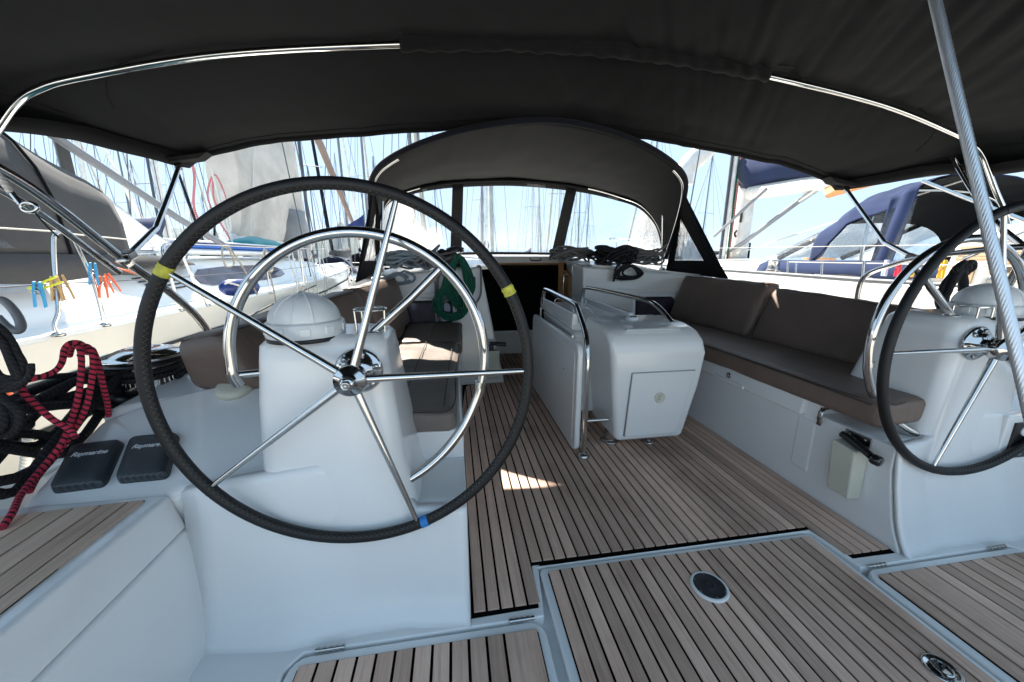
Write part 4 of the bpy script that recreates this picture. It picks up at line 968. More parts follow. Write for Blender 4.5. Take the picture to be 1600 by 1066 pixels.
# ================================================================== BIMINI
bim = thing('bimini', 'large charcoal canvas bimini roof over the cockpit on a steel bow frame', 'bimini', loc=(0, 1.2, 2.1))
def bz(x, y):
    ax = abs(x)
    mid = pl(ax, [(0, 2.235), (1.04, 2.180), (1.87, 2.08), (2.47, 1.955), (2.68, 1.905), (2.80, 1.855), (2.92, 1.72)])
    fro = pl(ax, [(0, 2.130), (.7, 2.085), (1.29, 2.02), (2.02, 1.925), (2.45, 1.82), (2.62, 1.755), (2.80, 1.70)])
    if y > 2.17:
        t_ = (y - 2.17) / .85; return lerp(mid, fro, t_) - .025 * math.sin(math.pi * t_)
    if y > 1.0:
        t_ = (2.17 - y) / 1.17; return mid - .02 * t_ - .03 * math.sin(math.pi * t_)
    t_ = (1.0 - y) / 2.0; return mid - .02 - .16 * t_ * t_ - .03 * math.sin(math.pi * t_)
def half(y): return pl(y, [(-1.0, 2.45), (1.0, 2.85), (2.17, 2.92), (3.02, 2.60)])
def fold(x, y):
    f = 0
    f += .010 * noise.noise(V(x * 1.3, y * 1.3, 2))
    d = V(.55, .83); q = x * .83 - y * .55      # folds run forward-right, like pulled cloth
    env = math.exp(-((x - .9) / 1.1) ** 2) * math.exp(-((y - 1.7) / 1.3) ** 2)
    f += env * .020 * (noise.noise(V(q * 13, (x * .5 + y) * .9, 7)) + .8 * noise.noise(V(q * 26, y * 1.2, 4)))
    f += .006 * noise.noise(V(x * 3, y * 6, 9)) * 1.5 * math.exp(-((y - 2.95) / .25) ** 2)
    f += .004 * noise.noise(V(x * 8, y * 3, 11))
    return f
def bfn(u, v):
    y = lerp(3.02, -.25, v); h = half(y); x = (u * 2 - 1) * h
    yy = y - (.02 * (1 - (x / h) ** 2) if v == 0 else 0)
    return V(x, y + .05 * (1 - (x / 2.6) ** 2) * (1 if y > 2.9 else 0), bz(x, y) + fold(x, y))
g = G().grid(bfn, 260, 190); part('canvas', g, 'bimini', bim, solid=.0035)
# hems
part('front_hem', G().loft([[bfn(i / 80, 0) + V(0, dy, dz) for dy, dz in ((.006, .006), (.008, -.022), (-.004, -.024), (-.03, -.006))] for i in range(81)]), 'hem', bim, smooth_all=True)
for s in (0, 1):
    part('side_hem', G().loft([[bfn(s, j / 60) + V((1 if s else -1) * dx, 0, dz) for dx, dz in ((.012, .01), (.014, -.05), (.0, -.055), (-.09, .012))] for j in range(61)]), 'hem', bim, smooth_all=True)
# seams sewn into the canvas
def seam(pts, name='seam_line'):
    q = []
    for x, y in pts: q.append(V(x, y, bz(x, y) + fold(x, y) - .004))
    part(name, G().tube(cr([tuple(p) for p in q], 5), .0022, 5), 'hem', bim)
seam([(-2.62 + 5.24 * i / 40, 2.95) for i in range(41)])
for s in (-1, 1): seam([(s * 2.10, 2.13), (s * 2.36, 2.2), (s * 2.50, 2.33), (s * 2.55, 2.42)]); seam([(s * (half(y) - .10), y) for y in (0, .5, 1, 1.5, 2.0, 2.4, 2.9)])
seam([(-2.4 + 4.8 * i / 30, .95) for i in range(31)])
# middle bow tube and its sleeve
bow = [(-3.10, 2.16, 1.40), (-2.95, 2.165, 1.56), (-2.84, 2.17, 1.695), (-2.757, 2.17, 1.785), (-2.66, 2.17, 1.849), (-2.47, 2.17, 1.912), (-1.87, 2.17, 2.046), (-1.04, 2.17, 2.150), (-.5, 2.17, 2.192), (0, 2.17, 2.205)]
bow = bow + [(-x, y, z) for x, y, z in reversed(bow[:-1])]
pb = cr(bow, 8)
part('middle_bow', G().tube(pb, .0155, 14), 'steel', bim)
def sleeve(u, v):
    x = lerp(-1.055, 1.03, u); z = pl(abs(x), [(0, 2.205), (.5, 2.192), (1.04, 2.150)]); a = R(-30 + 240 * v)
    rr = .030 + .007 * noise.noise(V(x * 14, v * 3, 0)) + .004 * math.sin(x * 55 + v * 3)
    flap = .055 if v in (0.0, 1.0) else 0
    return V(x, 2.17 + (rr + flap) * math.cos(a + math.pi * 0), z + .002 - rr * math.sin(a) + (.030 if flap else 0))
part('bow_sleeve', G().grid(sleeve, 150, 14), 'bimini2', bim, solid=.003)
for x in (-1.10, 1.08): part('sleeve_tab', G().box((x, 2.12, pl(abs(x), [(0, 2.225), (1.04, 2.172), (1.87, 2.07)]) + .004), (.13, .06, .004)), 'bimini2', bim, bevel=.001)
# front corner struts down to the coaming rail, aft legs
for s in (-1, 1):
    c = (s * 2.60, 2.96, 1.745)
    part('corner_patch', G().loft([[(c[0] + s * a, c[1] + b, c[2] + d) for a, b, d in ((.05, .06, .01), (-.16, .07, .055), (-.19, -.05, .05), (.02, -.12, -.01))], [(c[0] + s * a, c[1] + b, c[2] + d - .028) for a, b, d in ((.055, .065, .01), (-.10, .07, .04), (-.13, -.05, .035), (.015, -.11, -.01))]]), 'bimini2', bim, bevel=.006)
    part('corner_clamp', G().tube([(c[0] + s * .02, c[1] - .02, c[2] - .01), (c[0] + s * .0, c[1] - .05, c[2] - .06)], .02, 10), 'steel2', bim)
    knee = ({-1: (-2.266, 2.12, 1.25), 1: (1.947, 2.05, 1.206)})[s]; foot = ({-1: (-2.142, 1.76, 1.115), 1: (1.743, 1.745, 1.111)})[s]
    part('front_strut', G().tube(cr([(c[0], c[1] - .03, c[2] - .03), V(*c).lerp(V(*knee), .5), V(*c).lerp(V(*knee), .93), knee, V(*knee).lerp(V(*foot), .12), V(*knee).lerp(V(*foot), .6), foot], 4), .0140, 12), 'steel', bim)
    part('strut_fork', G().box(foot, (.035, .05, .035), Matrix.Rotation(.4, 3, 'X')), 'steel2', bim, bevel=.006)

# --- aft rails
t = thing('pushpit_rail', 'long polished rail sloping down past the left coaming to the deck', 'guard rail', loc=(-2.1, 1.6, .6))
rl = cr([(-2.30, .90, 1.69), (-2.235, 1.30, 1.45), (-2.19, 1.50, 1.33), (-2.15, 1.745, 1.095), (-2.10, 1.90, .935), (-2.06, 1.98, .80), (-2.04, 2.02, .66), (-2.03, 2.04, .50)], 6)
part('rail_tube', G().tube(rl, .0165, 14), 'steel', t)
part('rail_tube', G().tube([p + V(-.05, .03, -.05) for p in rl[:19]], .011, 12), 'steel', t)
part('clamp', G().lathe([(0, -.02), (.024, -.02), (.024, .02), (0, .02)], (-2.15, 1.745, 1.095), (.1, .8, -.8), 14), 'steel2', t)
t = thing('pushpit_rail', 'polished rail curving up from the right coaming to meet the bimini strut', 'guard rail', loc=(1.9, 1.6, .8))
part('rail_tube', G().tube(cr([(1.800, 2.03, .80), (1.800, 2.03, .95), (1.80, 1.99, 1.01), (1.77, 1.88, 1.055), (1.735, 1.745, 1.098), (1.68, 1.52, 1.13), (1.63, 1.30, 1.15), (1.68, 1.0, 1.16), (1.9, .6, 1.16)], 6), .0145, 14), 'steel', t)
part('rail_foot', G().lathe([(0, 0), (.028, 0), (.028, .006), (.018, .012), (0, .012)], (1.80, 2.03, .80), seg=18), 'steel2', t)
t = thing('bimini_stay', 'slanting steel support tube behind the right wheel and the backstay', 'stay tube', loc=(1.9, 1.4, 1))
part('tube', G().tube([(1.42, 1.15, 1.14), (1.44, 1.21, .885)], .0135, 12), 'steel', t)
part('tube', G().tube(cr([(2.55, 2.2, 1.78), (2.2, 1.75, 1.36), (1.98, 1.42, 1.13)], 3), .013, 12), 'steel', t)
part('tube', G().tube([(2.86, 2.16, 1.52), (2.36, 1.75, 1.25), (2.0, 1.45, 1.15)], .013, 12), 'steel', t)

# --- backstay: twisted wire on the centreline
g = G(); a, b = V(0, .03, -.06), V(0, .80, 2.035); n = 420
g.tube([a.lerp(b, i / n) for i in range(n + 1)], .0078, 36, lobes=12, amp=.16, twist=62)
t = tag(part('backstay', g, 'wire', smooth_all=True), 'twisted steel backstay wire running up the right side of the picture', 'backstay')

# --- left coaming winch and its lines
x, y, z = -2.06, 1.62, .60
t = thing('winch', 'big chrome topped winch on the left coaming with black line round it', 'winch', loc=(x, y, z))
part('base', G().lathe([(0, -.1), (.125, -.1), (.125, -.02), (.10, 0), (0, 0)], (x, y, z), seg=40), 'black', t)
part('drum', G().lathe([(.095, 0), (.085, .02), (.082, .07), (.095, .10), (0, .10)], (x, y, z), seg=40), 'steel2', t)
for k in range(30):
    a = R(12 * k); part('drum_rib', G().tube([(x + .083 * math.cos(a), y + .083 * math.sin(a), z + .012), (x + .085 * math.cos(a), y + .085 * math.sin(a), z + .085)], .0035, 6), 'steel', t)
part('self_tailer', G().lathe([(.09, .095), (.128, .100), (.132, .108), (.110, .114), (.100, .118)], (x, y, z), seg=40, smooth=True), 'black', t)
part('top_cap', G().lathe([(.098, .112), (.130, .118), (.134, .126), (.120, .140), (.07, .156), (.035, .160), (.030, .152), (0, .152)], (x, y, z), seg=40), 'steel', t)
g = G().tube([(x + .098 * math.cos(R(a_)), y + .098 * math.sin(R(a_)), z + .03 + a_ / 360 * .024) for a_ in range(0, 1000, 12)], .011, 10)
tag(part('rope', g, 'ropeblack', smooth_all=True), 'turns of black line wound round the left coaming winch', 'rope')
p0 = V(x - .02, y - .105, z + .085)
tag(part('rope', G().tube(cr([tuple(p0), (-2.16, 1.40, .715), (-2.13, 1.20, .770), (-2.10, 1.0, .86), (-2.06, .70, .98)], 8), .0095, 10), 'ropeblack', smooth_all=True), 'taut black line from the winch to the left picture edge', 'rope')
coil('thick black line heaped below the left coaming winch', (-2.14, 1.75, .46), .12, .18, 8, .013, 'ropeblack', 51, spread=.12)
coil('black mooring line lying along the left coaming edge', (-2.16, 1.34, .40), .05, .30, 6, .015, 'ropeblack', 55, spread=.08)
coil('big black rope coil hung on the left picture edge', (-2.007, 1.12, 0.853), .050, .080, 5, .0075, 'ropeblack', 61, axis='hang', spread=.06)
coil('black rope bundle hanging lower at the left picture edge', (-2.093, 1.15, 0.692), .070, .060, 10, .010, 'ropeblack', 63, axis='hang', spread=.07)
def rp(pts, label, mat='ropered', r=.0078): return tag(part('rope', G().tube(cr(pts, 8), r, 14), mat, smooth_all=True), label, 'rope')
rp([(-2.001, 1.34, 0.803), (-1.989, 1.31, 0.84), (-1.997, 1.29, 0.849), (-2.01, 1.28, 0.833), (-2.008, 1.26, 0.796), (-2.023, 1.25, 0.772), (-2.039, 1.22, 0.762), (-2.056, 1.2, 0.756), (-2.046, 1.18, 0.734), (-2.026, 1.18, 0.694), (-1.996, 1.18, 0.646), (-1.972, 1.19, 0.608), (-1.952, 1.18, 0.584)], 'red and black striped line looping left from the taut black line')
rp([(-2.049, 1.33, 0.799), (-2.013, 1.31, 0.836), (-1.98, 1.29, 0.828), (-1.98, 1.28, 0.771), (-1.991, 1.26, 0.684), (-2.015, 1.25, 0.616), (-2.026, 1.22, 0.557), (-2.04, 1.18, 0.513), (-2.031, 1.12, 0.487), (-2.004, 1.06, 0.474), (-1.961, 1, 0.471), (-1.938, 0.95, 0.46)], 'red and black striped line hanging straight and running down to the lower left')
rp([(-2.038, 1.35, 0.794), (-1.997, 1.33, 0.829), (-1.968, 1.31, 0.81), (-1.97, 1.3, 0.754), (-1.985, 1.28, 0.666), (-2.01, 1.27, 0.607), (-2.045, 1.25, 0.543), (-2.061, 1.22, 0.504), (-2.052, 1.16, 0.48), (-2.02, 1.1, 0.467)], 'second hanging strand of the red and black striped line')
rp([(-2.025, 1.36, 0.799), (-2, 1.35, 0.814), (-1.985, 1.34, 0.775), (-1.986, 1.34, 0.698), (-2.005, 1.36, 0.619), (-2.028, 1.38, 0.57)], 'short red and black strand falling toward the winch ropes')
tag(part('strap', G().tube(cr([(-2.356, 1.5, 0.626), (-2.385, 1.5, 0.516), (-2.417, 1.5, 0.416), (-2.456, 1.5, 0.3)], 6), .014, 8), 'ropewhite', smooth_all=True), 'pale webbing strap hanging at the left edge behind the black rope', 'strap')
t = thing('wire_shackle', 'steel shackle on the end of a covered wire at the upper left edge', 'shackle', loc=(-2.085, 1.35, 1.271))
part('covered_wire', G().tube(cr([(-2.129, 1.35, 1.356), (-2.115, 1.35, 1.326), (-2.1, 1.35, 1.288)], 4), .0085, 10), 'ropewhite', t)
part('swage', G().tube([(-2.1, 1.35, 1.292), (-2.084, 1.35, 1.257)], .0070, 10), 'steel', t)
part('eye', G().tube([Vector((-2.065, 1.35, 1.25)) + V(.020 * math.cos(R(a)), 0, .013 * math.sin(R(a))) for a in range(0, 360, 20)], .0055, 8, closed=True), 'steel', t)
part('tail_line', G().tube([(-2.06, 1.35, 1.243), (-2.076, 1.4, 1.196), (-2.072, 1.42, 1.166)], .0025, 6), 'ropeblack', t)
tag(part('hose_loop', G().tube(cr([(-2.128, 1.25, 0.985), (-2.098, 1.25, 0.985), (-2.068, 1.24, 0.952), (-2.053, 1.23, 0.917), (-2.056, 1.22, 0.902), (-2.076, 1.22, 0.912), (-2.094, 1.22, 0.943)], 6), .0105, 12), 'greytube', smooth_all=True), 'grey plastic tube loop at the left picture edge above the black ropes', 'hose')
# black rope clump outboard of the right helm
coil('black rope coil hanging on the rail behind the right compass', (1.88, 1.62, .93), .085, .12, 6, .016, 'ropeblack', 71, axis='hang', spread=.05)
coil('small black rope knot on the rail behind the right wheel', (1.90, 1.62, 1.05), .05, .03, 4, .014, 'ropeblack', 73, axis='hang', spread=.04)

# ================================================================== SEA AND HILLS
struct(part('sea', G().add([(-6000, -200, -1.15), (6000, -200, -1.15), (6000, 9000, -1.15), (-6000, 9000, -1.15)], [(0, 1, 2, 3)]), 'water'))
def hills(x0, x1, y, prof, seed):
    g = G(); n = 90; m = 10
    def fn(u, v):
        x = lerp(x0, x1, u); h = pl(u, prof) * (1 + .25 * noise.noise(V(u * 9, seed, 0)) + .10 * noise.noise(V(u * 30, seed, 3)))
        yy = y + v * 900 + 80 * noise.noise(V(u * 14, v * 3, seed)); zz = h * math.sin(math.pi / 2 * min(1, v * 1.5)) * (1 + .16 * noise.noise(V(u * 26, v * 5, seed)))
        return V(x, yy, zz - 4)
    g.grid(fn, n, m); return struct(part('hills', g, 'hills'))
struct(part('bounce_quay', G().box((0, -23, -.45), (160, 40, 1.0)), 'concrete'))  # unseen concrete behind the camera, added to bounce sunlight into the cockpit
hills(-1500, -150, 3200, [(0, 110), (.12, 210), (.22, 150), (.30, 260), (.36, 330), (.44, 270), (.52, 180), (.62, 150), (.75, 90), (.9, 40), (1, 0)], 2)
hills(-6500, -1300, 4200, [(0, 300), (.3, 420), (.5, 260), (.7, 330), (.85, 260), (1, 120)], 5)
hills(-300, 2600, 5200, [(0, 40), (.2, 110), (.45, 70), (.7, 40), (1, 0)], 9)

# ================================================================== NEIGHBOUR BOATS
def hull_loft(sec, n=14):
    """sec: list of (y, halfbeam, sheer z, centre x); a rounded hull closed at the sheer"""
    rings = []
    for y, hb, zs, cx in sec:
        ring = []
        for k in range(n + 1):
            t = k / n * 2 - 1; a = abs(t)
            u = hb * min(1, 1.06 * (1 - (1 - a) ** 2.6) ** .55) if a > 0 else 0
            z = lerp(-1.45, zs, a ** 1.9)
            ring.append(V(cx + math.copysign(u, t), y, z))
        rings.append(ring)
    return rings

# ---- left neighbour
nb = thing('sailboat', 'white sailing boat moored close alongside on the left, pegs on its rail', 'sailboat', loc=(-5.5, 4, 0))
sh = [(-2.5, 1.85, .56, -5.45), (0, 2.0, .56, -5.47), (3, 2.0, .575, -5.5), (6, 1.95, .60, -5.52), (9, 1.82, .66, -5.55), (12, 1.5, .74, -5.58), (15, .85, .84, -5.6), (17.4, .05, .92, -5.6)]
part('hull', G().loft(hull_loft(sh), False, False), 'hullcream', nb)
part('boot_stripe', G().loft([[V(cx + (hb + .012) , y, .03), V(cx + hb - .06, y, -.30), V(cx + hb - .30, y, -1.2)] for y, hb, zs, cx in sh], False, False), 'boot', nb)
part('rub_strake', G().tube([V(cx + hb + .015, y, zs - .26) for y, hb, zs, cx in sh], .016, 8), 'rubber', nb)
deck = G().loft([[V(cx - hb, y, zs), V(cx - hb + .06, y, zs + .035), V(cx - hb + .12, y, zs), V(cx, y, zs + .06), V(cx + hb - .14, y, zs), V(cx + hb - .07, y, zs + .03), V(cx + hb - .01, y, zs + .03), V(cx + hb, y, zs - .01)] for y, hb, zs, cx in sh], False, False, smooth=False)
part('deck', deck, 'gelclean', nb)
# cockpit coaming and coachroof as one long moulding
cr_sec = [(-2, .82, 1.62, 1.45), (1.5, .86, 1.58, 1.40), (3.4, .90, 1.52, 1.30), (4.4, .98, 1.48, 1.20), (5.2, 1.06, 1.42, 1.12), (7.2, 1.10, 1.35, 1.05), (9.6, 1.10, 1.20, .92), (11.5, 1.02, 1.0, .75), (13.2, .82, .7, .5)]
part('coachroof', G().loft([[V(-5.5 + a * w0, y, b) for a, w0, b in ((-1, w_, .55), (-1, w_ - .05, .66), (-1, w2, z - .06), (-1, w2 - .12, z), (1, 0, z + .05), (1, w2 - .12, z), (1, w2, z - .06), (1, w_ - .05, .66), (1, w_, .55))] for y, z, w_, w2 in cr_sec], False, False), 'gelclean', nb)
# long side window and louvres
def on_side(y, f):
    i = [k for k in range(len(cr_sec) - 1) if cr_sec[k][0] <= y][-1]; a, b = cr_sec[i], cr_sec[i + 1]; t_ = (y - a[0]) / (b[0] - a[0])
    z, w_, w2 = (lerp(a[k], b[k], t_) for k in (1, 2, 3)); lo = V(-5.5 + w_ - .05, y, .66); hi = V(-5.5 + w2, y, z - .06)
    return lo.lerp(hi, f) + V(.008, 0, 0)
part('side_window', G().loft([[on_side(y, f0), on_side(y, f1)] for y, f0, f1 in ((5.6, .35, .62), (5.8, .22, .85), (6.5, .18, .9), (7.4, .18, .88), (8.2, .25, .8), (8.5, .35, .6))], False, False), 'tint', nb)
for k in range(5): part('louvre', G().tube([on_side(4.75 - k * .04, .30 + k * .13) + V(.004, 0, 0), on_side(5.25 + .0 * k, .30 + k * .13) + V(.004, 0, 0)], .010, 6), 'rubber', nb)
# grey sprayhood
hp = []
def hoop(y, z, w_, zb, lean=0, n=16):
    out = []
    for k in range(n + 1):
        a = math.pi * k / n; cx_, sx_ = math.cos(a), math.sin(a)
        out.append(V(-5.5 + w_ * math.copysign(abs(cx_) ** .62, cx_), y + lean * sx_, zb + (z - zb) * sx_ ** .60))
    return out
def nloft(hs, mat, name, nv=10, wr=.012, solid=.004, par=None, ys=None):
    g = G(); n = len(hs[0]) - 1
    def fn(u, v):
        i = v * (len(hs) - 1); k = min(int(i), len(hs) - 2); f = i - k; j = u * n; q = min(int(j), n - 1); e_ = j - q
        p = hs[k][q].lerp(hs[k][q + 1], e_).lerp(hs[k + 1][q].lerp(hs[k + 1][q + 1], e_), f)
        sg = .03 * math.sin(math.pi * f)
        return p + V(0, .4, 1) * (wr * (noise.noise(p * 2.4) + .6 * noise.noise(V(p.x * 5, p.y * 9, p.z * 3)))) - V(0, 0, sg)
    g.grid(fn, 48, nv * (len(hs) - 1)); return part(name, g, mat, par, solid=solid)
h0, h1, h2 = hoop(2.6, 2.62, 1.42, 1.08, .0), hoop(3.8, 2.38, 1.40, 1.10, -.1), hoop(4.5, 2.04, 1.34, 1.14, .0)
cv = nloft([h0, h1, h2], 'greycan', 'hood_canvas', par=nb)
part('hood_piping', G().tube([p + V(.012, 0, .01) for p in h1], .012, 8), 'hem', nb)
part('hood_skirt', G().loft([[V(-4.08, y, 1.14), V(-4.05, y, .93 + .02 * math.sin(y * 5))] for y in [k * .2 for k in range(2, 23)]], False, False), 'greycan', nb, solid=.006)
part('hood_side_window', G().add([V(-4.062, 2.75, 1.18), V(-4.062, 3.35, 1.18), V(-4.10, 3.02, 1.62), V(-4.12, 2.62, 1.75)], [(0, 1, 2, 3)]), 'clear2', nb)
h3 = hoop(5.6, 1.22, 1.28, 1.10)
nloft([h2, h3], 'clear2', 'hood_windscreen', 8, par=nb, solid=0, wr=.02)
part('hood_leg', G().tube([(-4.09, 4.34, 1.16), (-4.12, 3.6, 1.05)], .014, 8), 'steel', nb)
part('deck_bag', G().loft([[V(-4.35 + math.cos(R(a)) * rr, y, 1.02 + math.sin(R(a)) * rr * .9) for a in range(0, 181, 20)] for y, rr in ((4.3, .04), (4.5, .10), (4.9, .14), (5.4, .12), (5.7, .04))], False, False), 'greycan', nb)
# mast, boom with a tall stowed mainsail in a pale bag
part('mast', G().lathe([(0, .9), (.11, .9), (.11, 15), (0, 15)], (-5.5, 12.3, 0), seg=20, sy=1.5), 'mastwhite', nb)
def bag(y0, y1, z0, z1, th, x=-5.5, n=14):
    rings = []
    for i in range(n + 1):
        t_ = i / n; y = lerp(y0, y1, t_); zt = lerp(z1[0], z1[1], t_ ** .7); zb = z0 + .05 * math.sin(t_ * 9)
        ring = []
        for k in range(20):
            a = 2 * math.pi * k / 20; s_ = math.sin(a)
            ring.append(V(x + th * math.cos(a) * (1 - .45 * max(0, s_)) * (1 + .16 * noise.noise(V(y * 2.2, k * .5, 3))), y, (zb + zt) / 2 + (zt - zb) / 2 * s_ + .03 * noise.noise(V(y * 3, k * .4, 8))))
        rings.append(ring)
    return G().loft(rings)
part('sail_bag', bag(12.0, 9.0, 1.50, (5.6, 4.3), .30), 'bagcan', nb)
part('boom', G().tube([(-5.5, 12.2, 1.5), (-5.5, 8.7, 1.55)], .10, 14), 'mastwhite', nb)
part('sail_luff_bag', G().loft([[V(-5.5 + .34 * math.cos(R(a)) * sc, 12.1 + .62 * math.sin(R(a)) * sc, z) for a in range(0, 360, 24)] for z, sc in ((1.15, .55), (1.35, .95), (2.2, 1), (3.3, .95), (4.6, .8), (6.5, .5))]), 'bagcan', nb)
part('grey_lower_cover', G().loft([[V(-5.42 + .40 * math.cos(R(a)) * sc, 11.9 + .66 * math.sin(R(a)) * sc, z) for a in range(0, 360, 24)] for z, sc in ((1.12, .7), (1.35, 1), (2.0, 1.0), (2.45, .9))]), 'greylight', nb)
part('vang', G().tube([(-5.44, 12.0, 1.15), (-5.45, 10.4, 1.5)], .035, 10), 'alu', nb)
# gate hoops and stanchions at the rail
def st(pts, r=.0135, nm='stanchion'): return part(nm, G().tube(cr(pts, 5), r, 10), 'steel', nb)
zr = .60
st([(-3.49, 2.87, zr), (-3.495, 2.87, zr + .07), (-3.475, 2.895, zr + .16), (-3.47, 2.92, .95), (-3.45, 2.95, 1.20), (-3.44, 2.97, 1.265), (-3.44, 3.03, 1.285), (-3.44, 3.06, 1.285)])
st([(-3.52, 3.25, zr), (-3.51, 3.24, .80), (-3.51, 3.22, 1.0), (-3.52, 3.16, 1.285)])
st([(-3.545, 4.10, zr), (-3.545, 4.06, .95), (-3.545, 4.03, 1.17), (-3.545, 4.09, 1.24), (-3.545, 4.20, 1.23), (-3.545, 4.28, 1.13), (-3.545, 4.36, .9), (-3.55, 4.52, zr)])
st([(-3.56, 6.0, zr), (-3.56, 6.0, 1.28)], .012); st([(-3.60, 7.4, zr + .04), (-3.60, 7.4, 1.30)], .012); st([(-3.75, 8.8, zr + .06), (-3.75, 8.8, 1.32)], .012)
for y, x in ((2.87, -3.49), (3.25, -3.52), (4.10, -3.545), (4.52, -3.55), (6.0, -3.56), (7.4, -3.6)): part('stanchion_base', G().lathe([(0, -.01), (.035, -.01), (.034, .008), (.018, .018), (0, .018)], (x, y, zr), seg=14), 'steel2', nb)
part('lifeline', G().tube([(-3.45, 1.2, 1.27), (-3.44, 3.06, 1.28), (-3.52, 3.16, 1.275), (-3.545, 4.1, 1.25), (-3.56, 6.0, 1.265), (-3.6, 7.4, 1.29), (-3.75, 8.8, 1.31), (-4.6, 12, 1.4)], .006, 6), 'ropewhite', nb)
part('lifeline', G().tube([(-3.46, 1.2, .925), (-3.475, 2.92, .94), (-3.51, 3.23, .93), (-3.55, 4.1, .92), (-3.56, 6.0, .93), (-3.6, 7.4, .95), (-3.75, 8.8, .97)], .0045, 6), 'thinwire', nb)
part('shroud', G().tube([(-4.1, 9.2, .7), (-5.4, 9.7, 13)], .012, 6), 'thinwire', nb); part('shroud', G().tube([(-4.0, 9.6, .7), (-4.6, 9.7, 8), (-5.4, 9.7, 14)], .012, 6), 'thinwire', nb)
part('lazy_jack', G().tube([(-5.15, 9.0, 1.6), (-5.3, 12.0, 9)], .012, 6), 'ropewhite', nb)
part('grab_rail', G().tube(cr([(-4.75, 5.3, 1.10), (-4.75, 5.35, 1.17), (-4.75, 6.2, 1.19), (-4.75, 6.25, 1.11)], 4), .014, 8), 'steel', nb)
part('topping_tube', G().tube([(-4.55, 3.55, 2.62), (-4.35, 5.6, 1.62), (-4.25, 6.4, 1.28)], .042, 12), 'alu', nb)
part('dark_post', G().loft([[V(-6.2 + a, 6.5 + b, z) for a, b in ((-.07, 0), (.0, -.07), (.09, 0), (0, .07))] for z in (1.6, 3.2, 4.6)]), 'greycan', nb)
# lines hung on the lifelines forward
def rline(label, pts, mat='ropetan', r=.010): return tag(part('rope', G().tube(cr(pts, 6), r, 7), mat, smooth_all=True), label, 'rope')
rline('tan line hitched to the far stanchion of the left boat and hanging in a loop', [(-3.56, 6.0, 1.24), (-3.53, 5.85, 1.10), (-3.53, 5.9, .95), (-3.53, 6.1, .93), (-3.53, 6.15, 1.1), (-3.55, 6.0, 1.22), (-3.52, 6.0, .8), (-3.5, 6.0, .55), (-3.5, 6.0, .30)])
rline('tan line looped on the lifeline just ahead of the guard hoop', [(-3.57, 5.1, 1.26), (-3.54, 4.95, 1.20), (-3.54, 4.97, 1.02), (-3.54, 5.15, 1.05), (-3.55, 5.12, 1.24), (-3.53, 5.35, .95), (-3.5, 5.5, .62)])
for k, (y, lab) in enumerate([(7.0, 'white line hanging down the left boat side seen through the guard hoop, nearest strand'), (7.5, 'second white line hanging down the left boat side'), (8.1, 'third white line hanging down the left boat side'), (8.9, 'fourth white line on the left boat side, near its bow')]):
    rr_ = random.Random(k); x_ = -3.56 - max(0, y - 6) * .07
    rline(lab, [(x_, y, 1.28), (x_ + .04, y - .1, 1.0), (x_ + .05, y + .05 * rr_.random(), .7), (x_ + .05, y - .08, .4), (x_ + .05, y + .12, .35), (x_ + .04, y + .14, .8), (x_ + .01, y + .1, 1.25)], 'ropewhite', .011)
rline('slack mooring line running along the left boat hull', [(-3.30, 3.6, .28), (-3.36, 4.6, .36), (-3.45, 6.0, .48), (-3.6, 8.0, .58)], 'rubber', .012)
t = thing('fender', 'navy blue fender lying on the left boat deck beside the guard hoop', 'fender', loc=(-3.70, 5.5, .66))
part('body', G().lathe([(0, -.30), (.05, -.29), (.10, -.22), (.115, -.1), (.115, .12), (.10, .22), (.05, .29), (0, .30)], (-3.72, 5.55, .72), (.25, 1, -.05), 22), 'fender', t)
part('lashing', G().tube(cr([(-3.78, 5.3, .76), (-3.72, 5.28, .80), (-3.63, 5.35, .76), (-3.6, 5.5, .70)], 4), .012, 6), 'ropewhite', t)
t = thing('paddle_board', 'blue and white paddle board lying on the left boat coachroof under a teal cloth', 'paddle board', loc=(-4.9, 7.2, 1.15))
def board(z0, z1, sc): return G().loft([[V(-4.70 + sc * w_ * math.cos(R(a)), y, lerp(z0, z1, .5 + .5 * math.sin(R(a)))) for a in range(0, 360, 20)] for y, w_ in ((5.7, .06), (6.0, .24), (6.8, .36), (8.2, .38), (9.0, .30), (9.5, .12))])
part('board_bottom', board(1.16, 1.27, 1.0), 'white', t); part('board_rail', board(1.235, 1.34, .99), 'bluepaint', t); part('board_deck', board(1.32, 1.38, .93), 'white', t)
t = tag(part('cloth', G().loft([[V(-4.75 + .28 * math.cos(R(a)), y, 1.37 + h_ * math.sin(R(a)) + .02 * noise.noise(V(a * .05, y * 3, 0))) for a in range(0, 181, 15)] for y, h_ in ((7.6, .02), (7.8, .10), (8.2, .16), (8.8, .13), (9.2, .03))], False, False), 'teal', solid=.005), 'teal cloth bundle lying on top of the paddle board', 'cloth')
rline('red halyard tail hanging in loops at the left boat mast', [(-5.15, 8.0, 2.6), (-5.2, 8.0, 2.2), (-5.1, 8.0, 1.95), (-5.0, 8.0, 2.2), (-5.12, 8.0, 2.62), (-5.3, 8.0, 2.25), (-5.2, 8.0, 1.85), (-5.05, 8.0, 1.5), (-5.0, 8.0, 1.2)], 'ropered2', .015)
rline('second red halyard bundle beside the left boat mast', [(-5.45, 7.9, 3.2), (-5.4, 7.9, 2.6), (-5.5, 7.9, 2.0), (-5.35, 7.9, 1.5), (-5.3, 7.9, 1.2)], 'ropered2', .020)
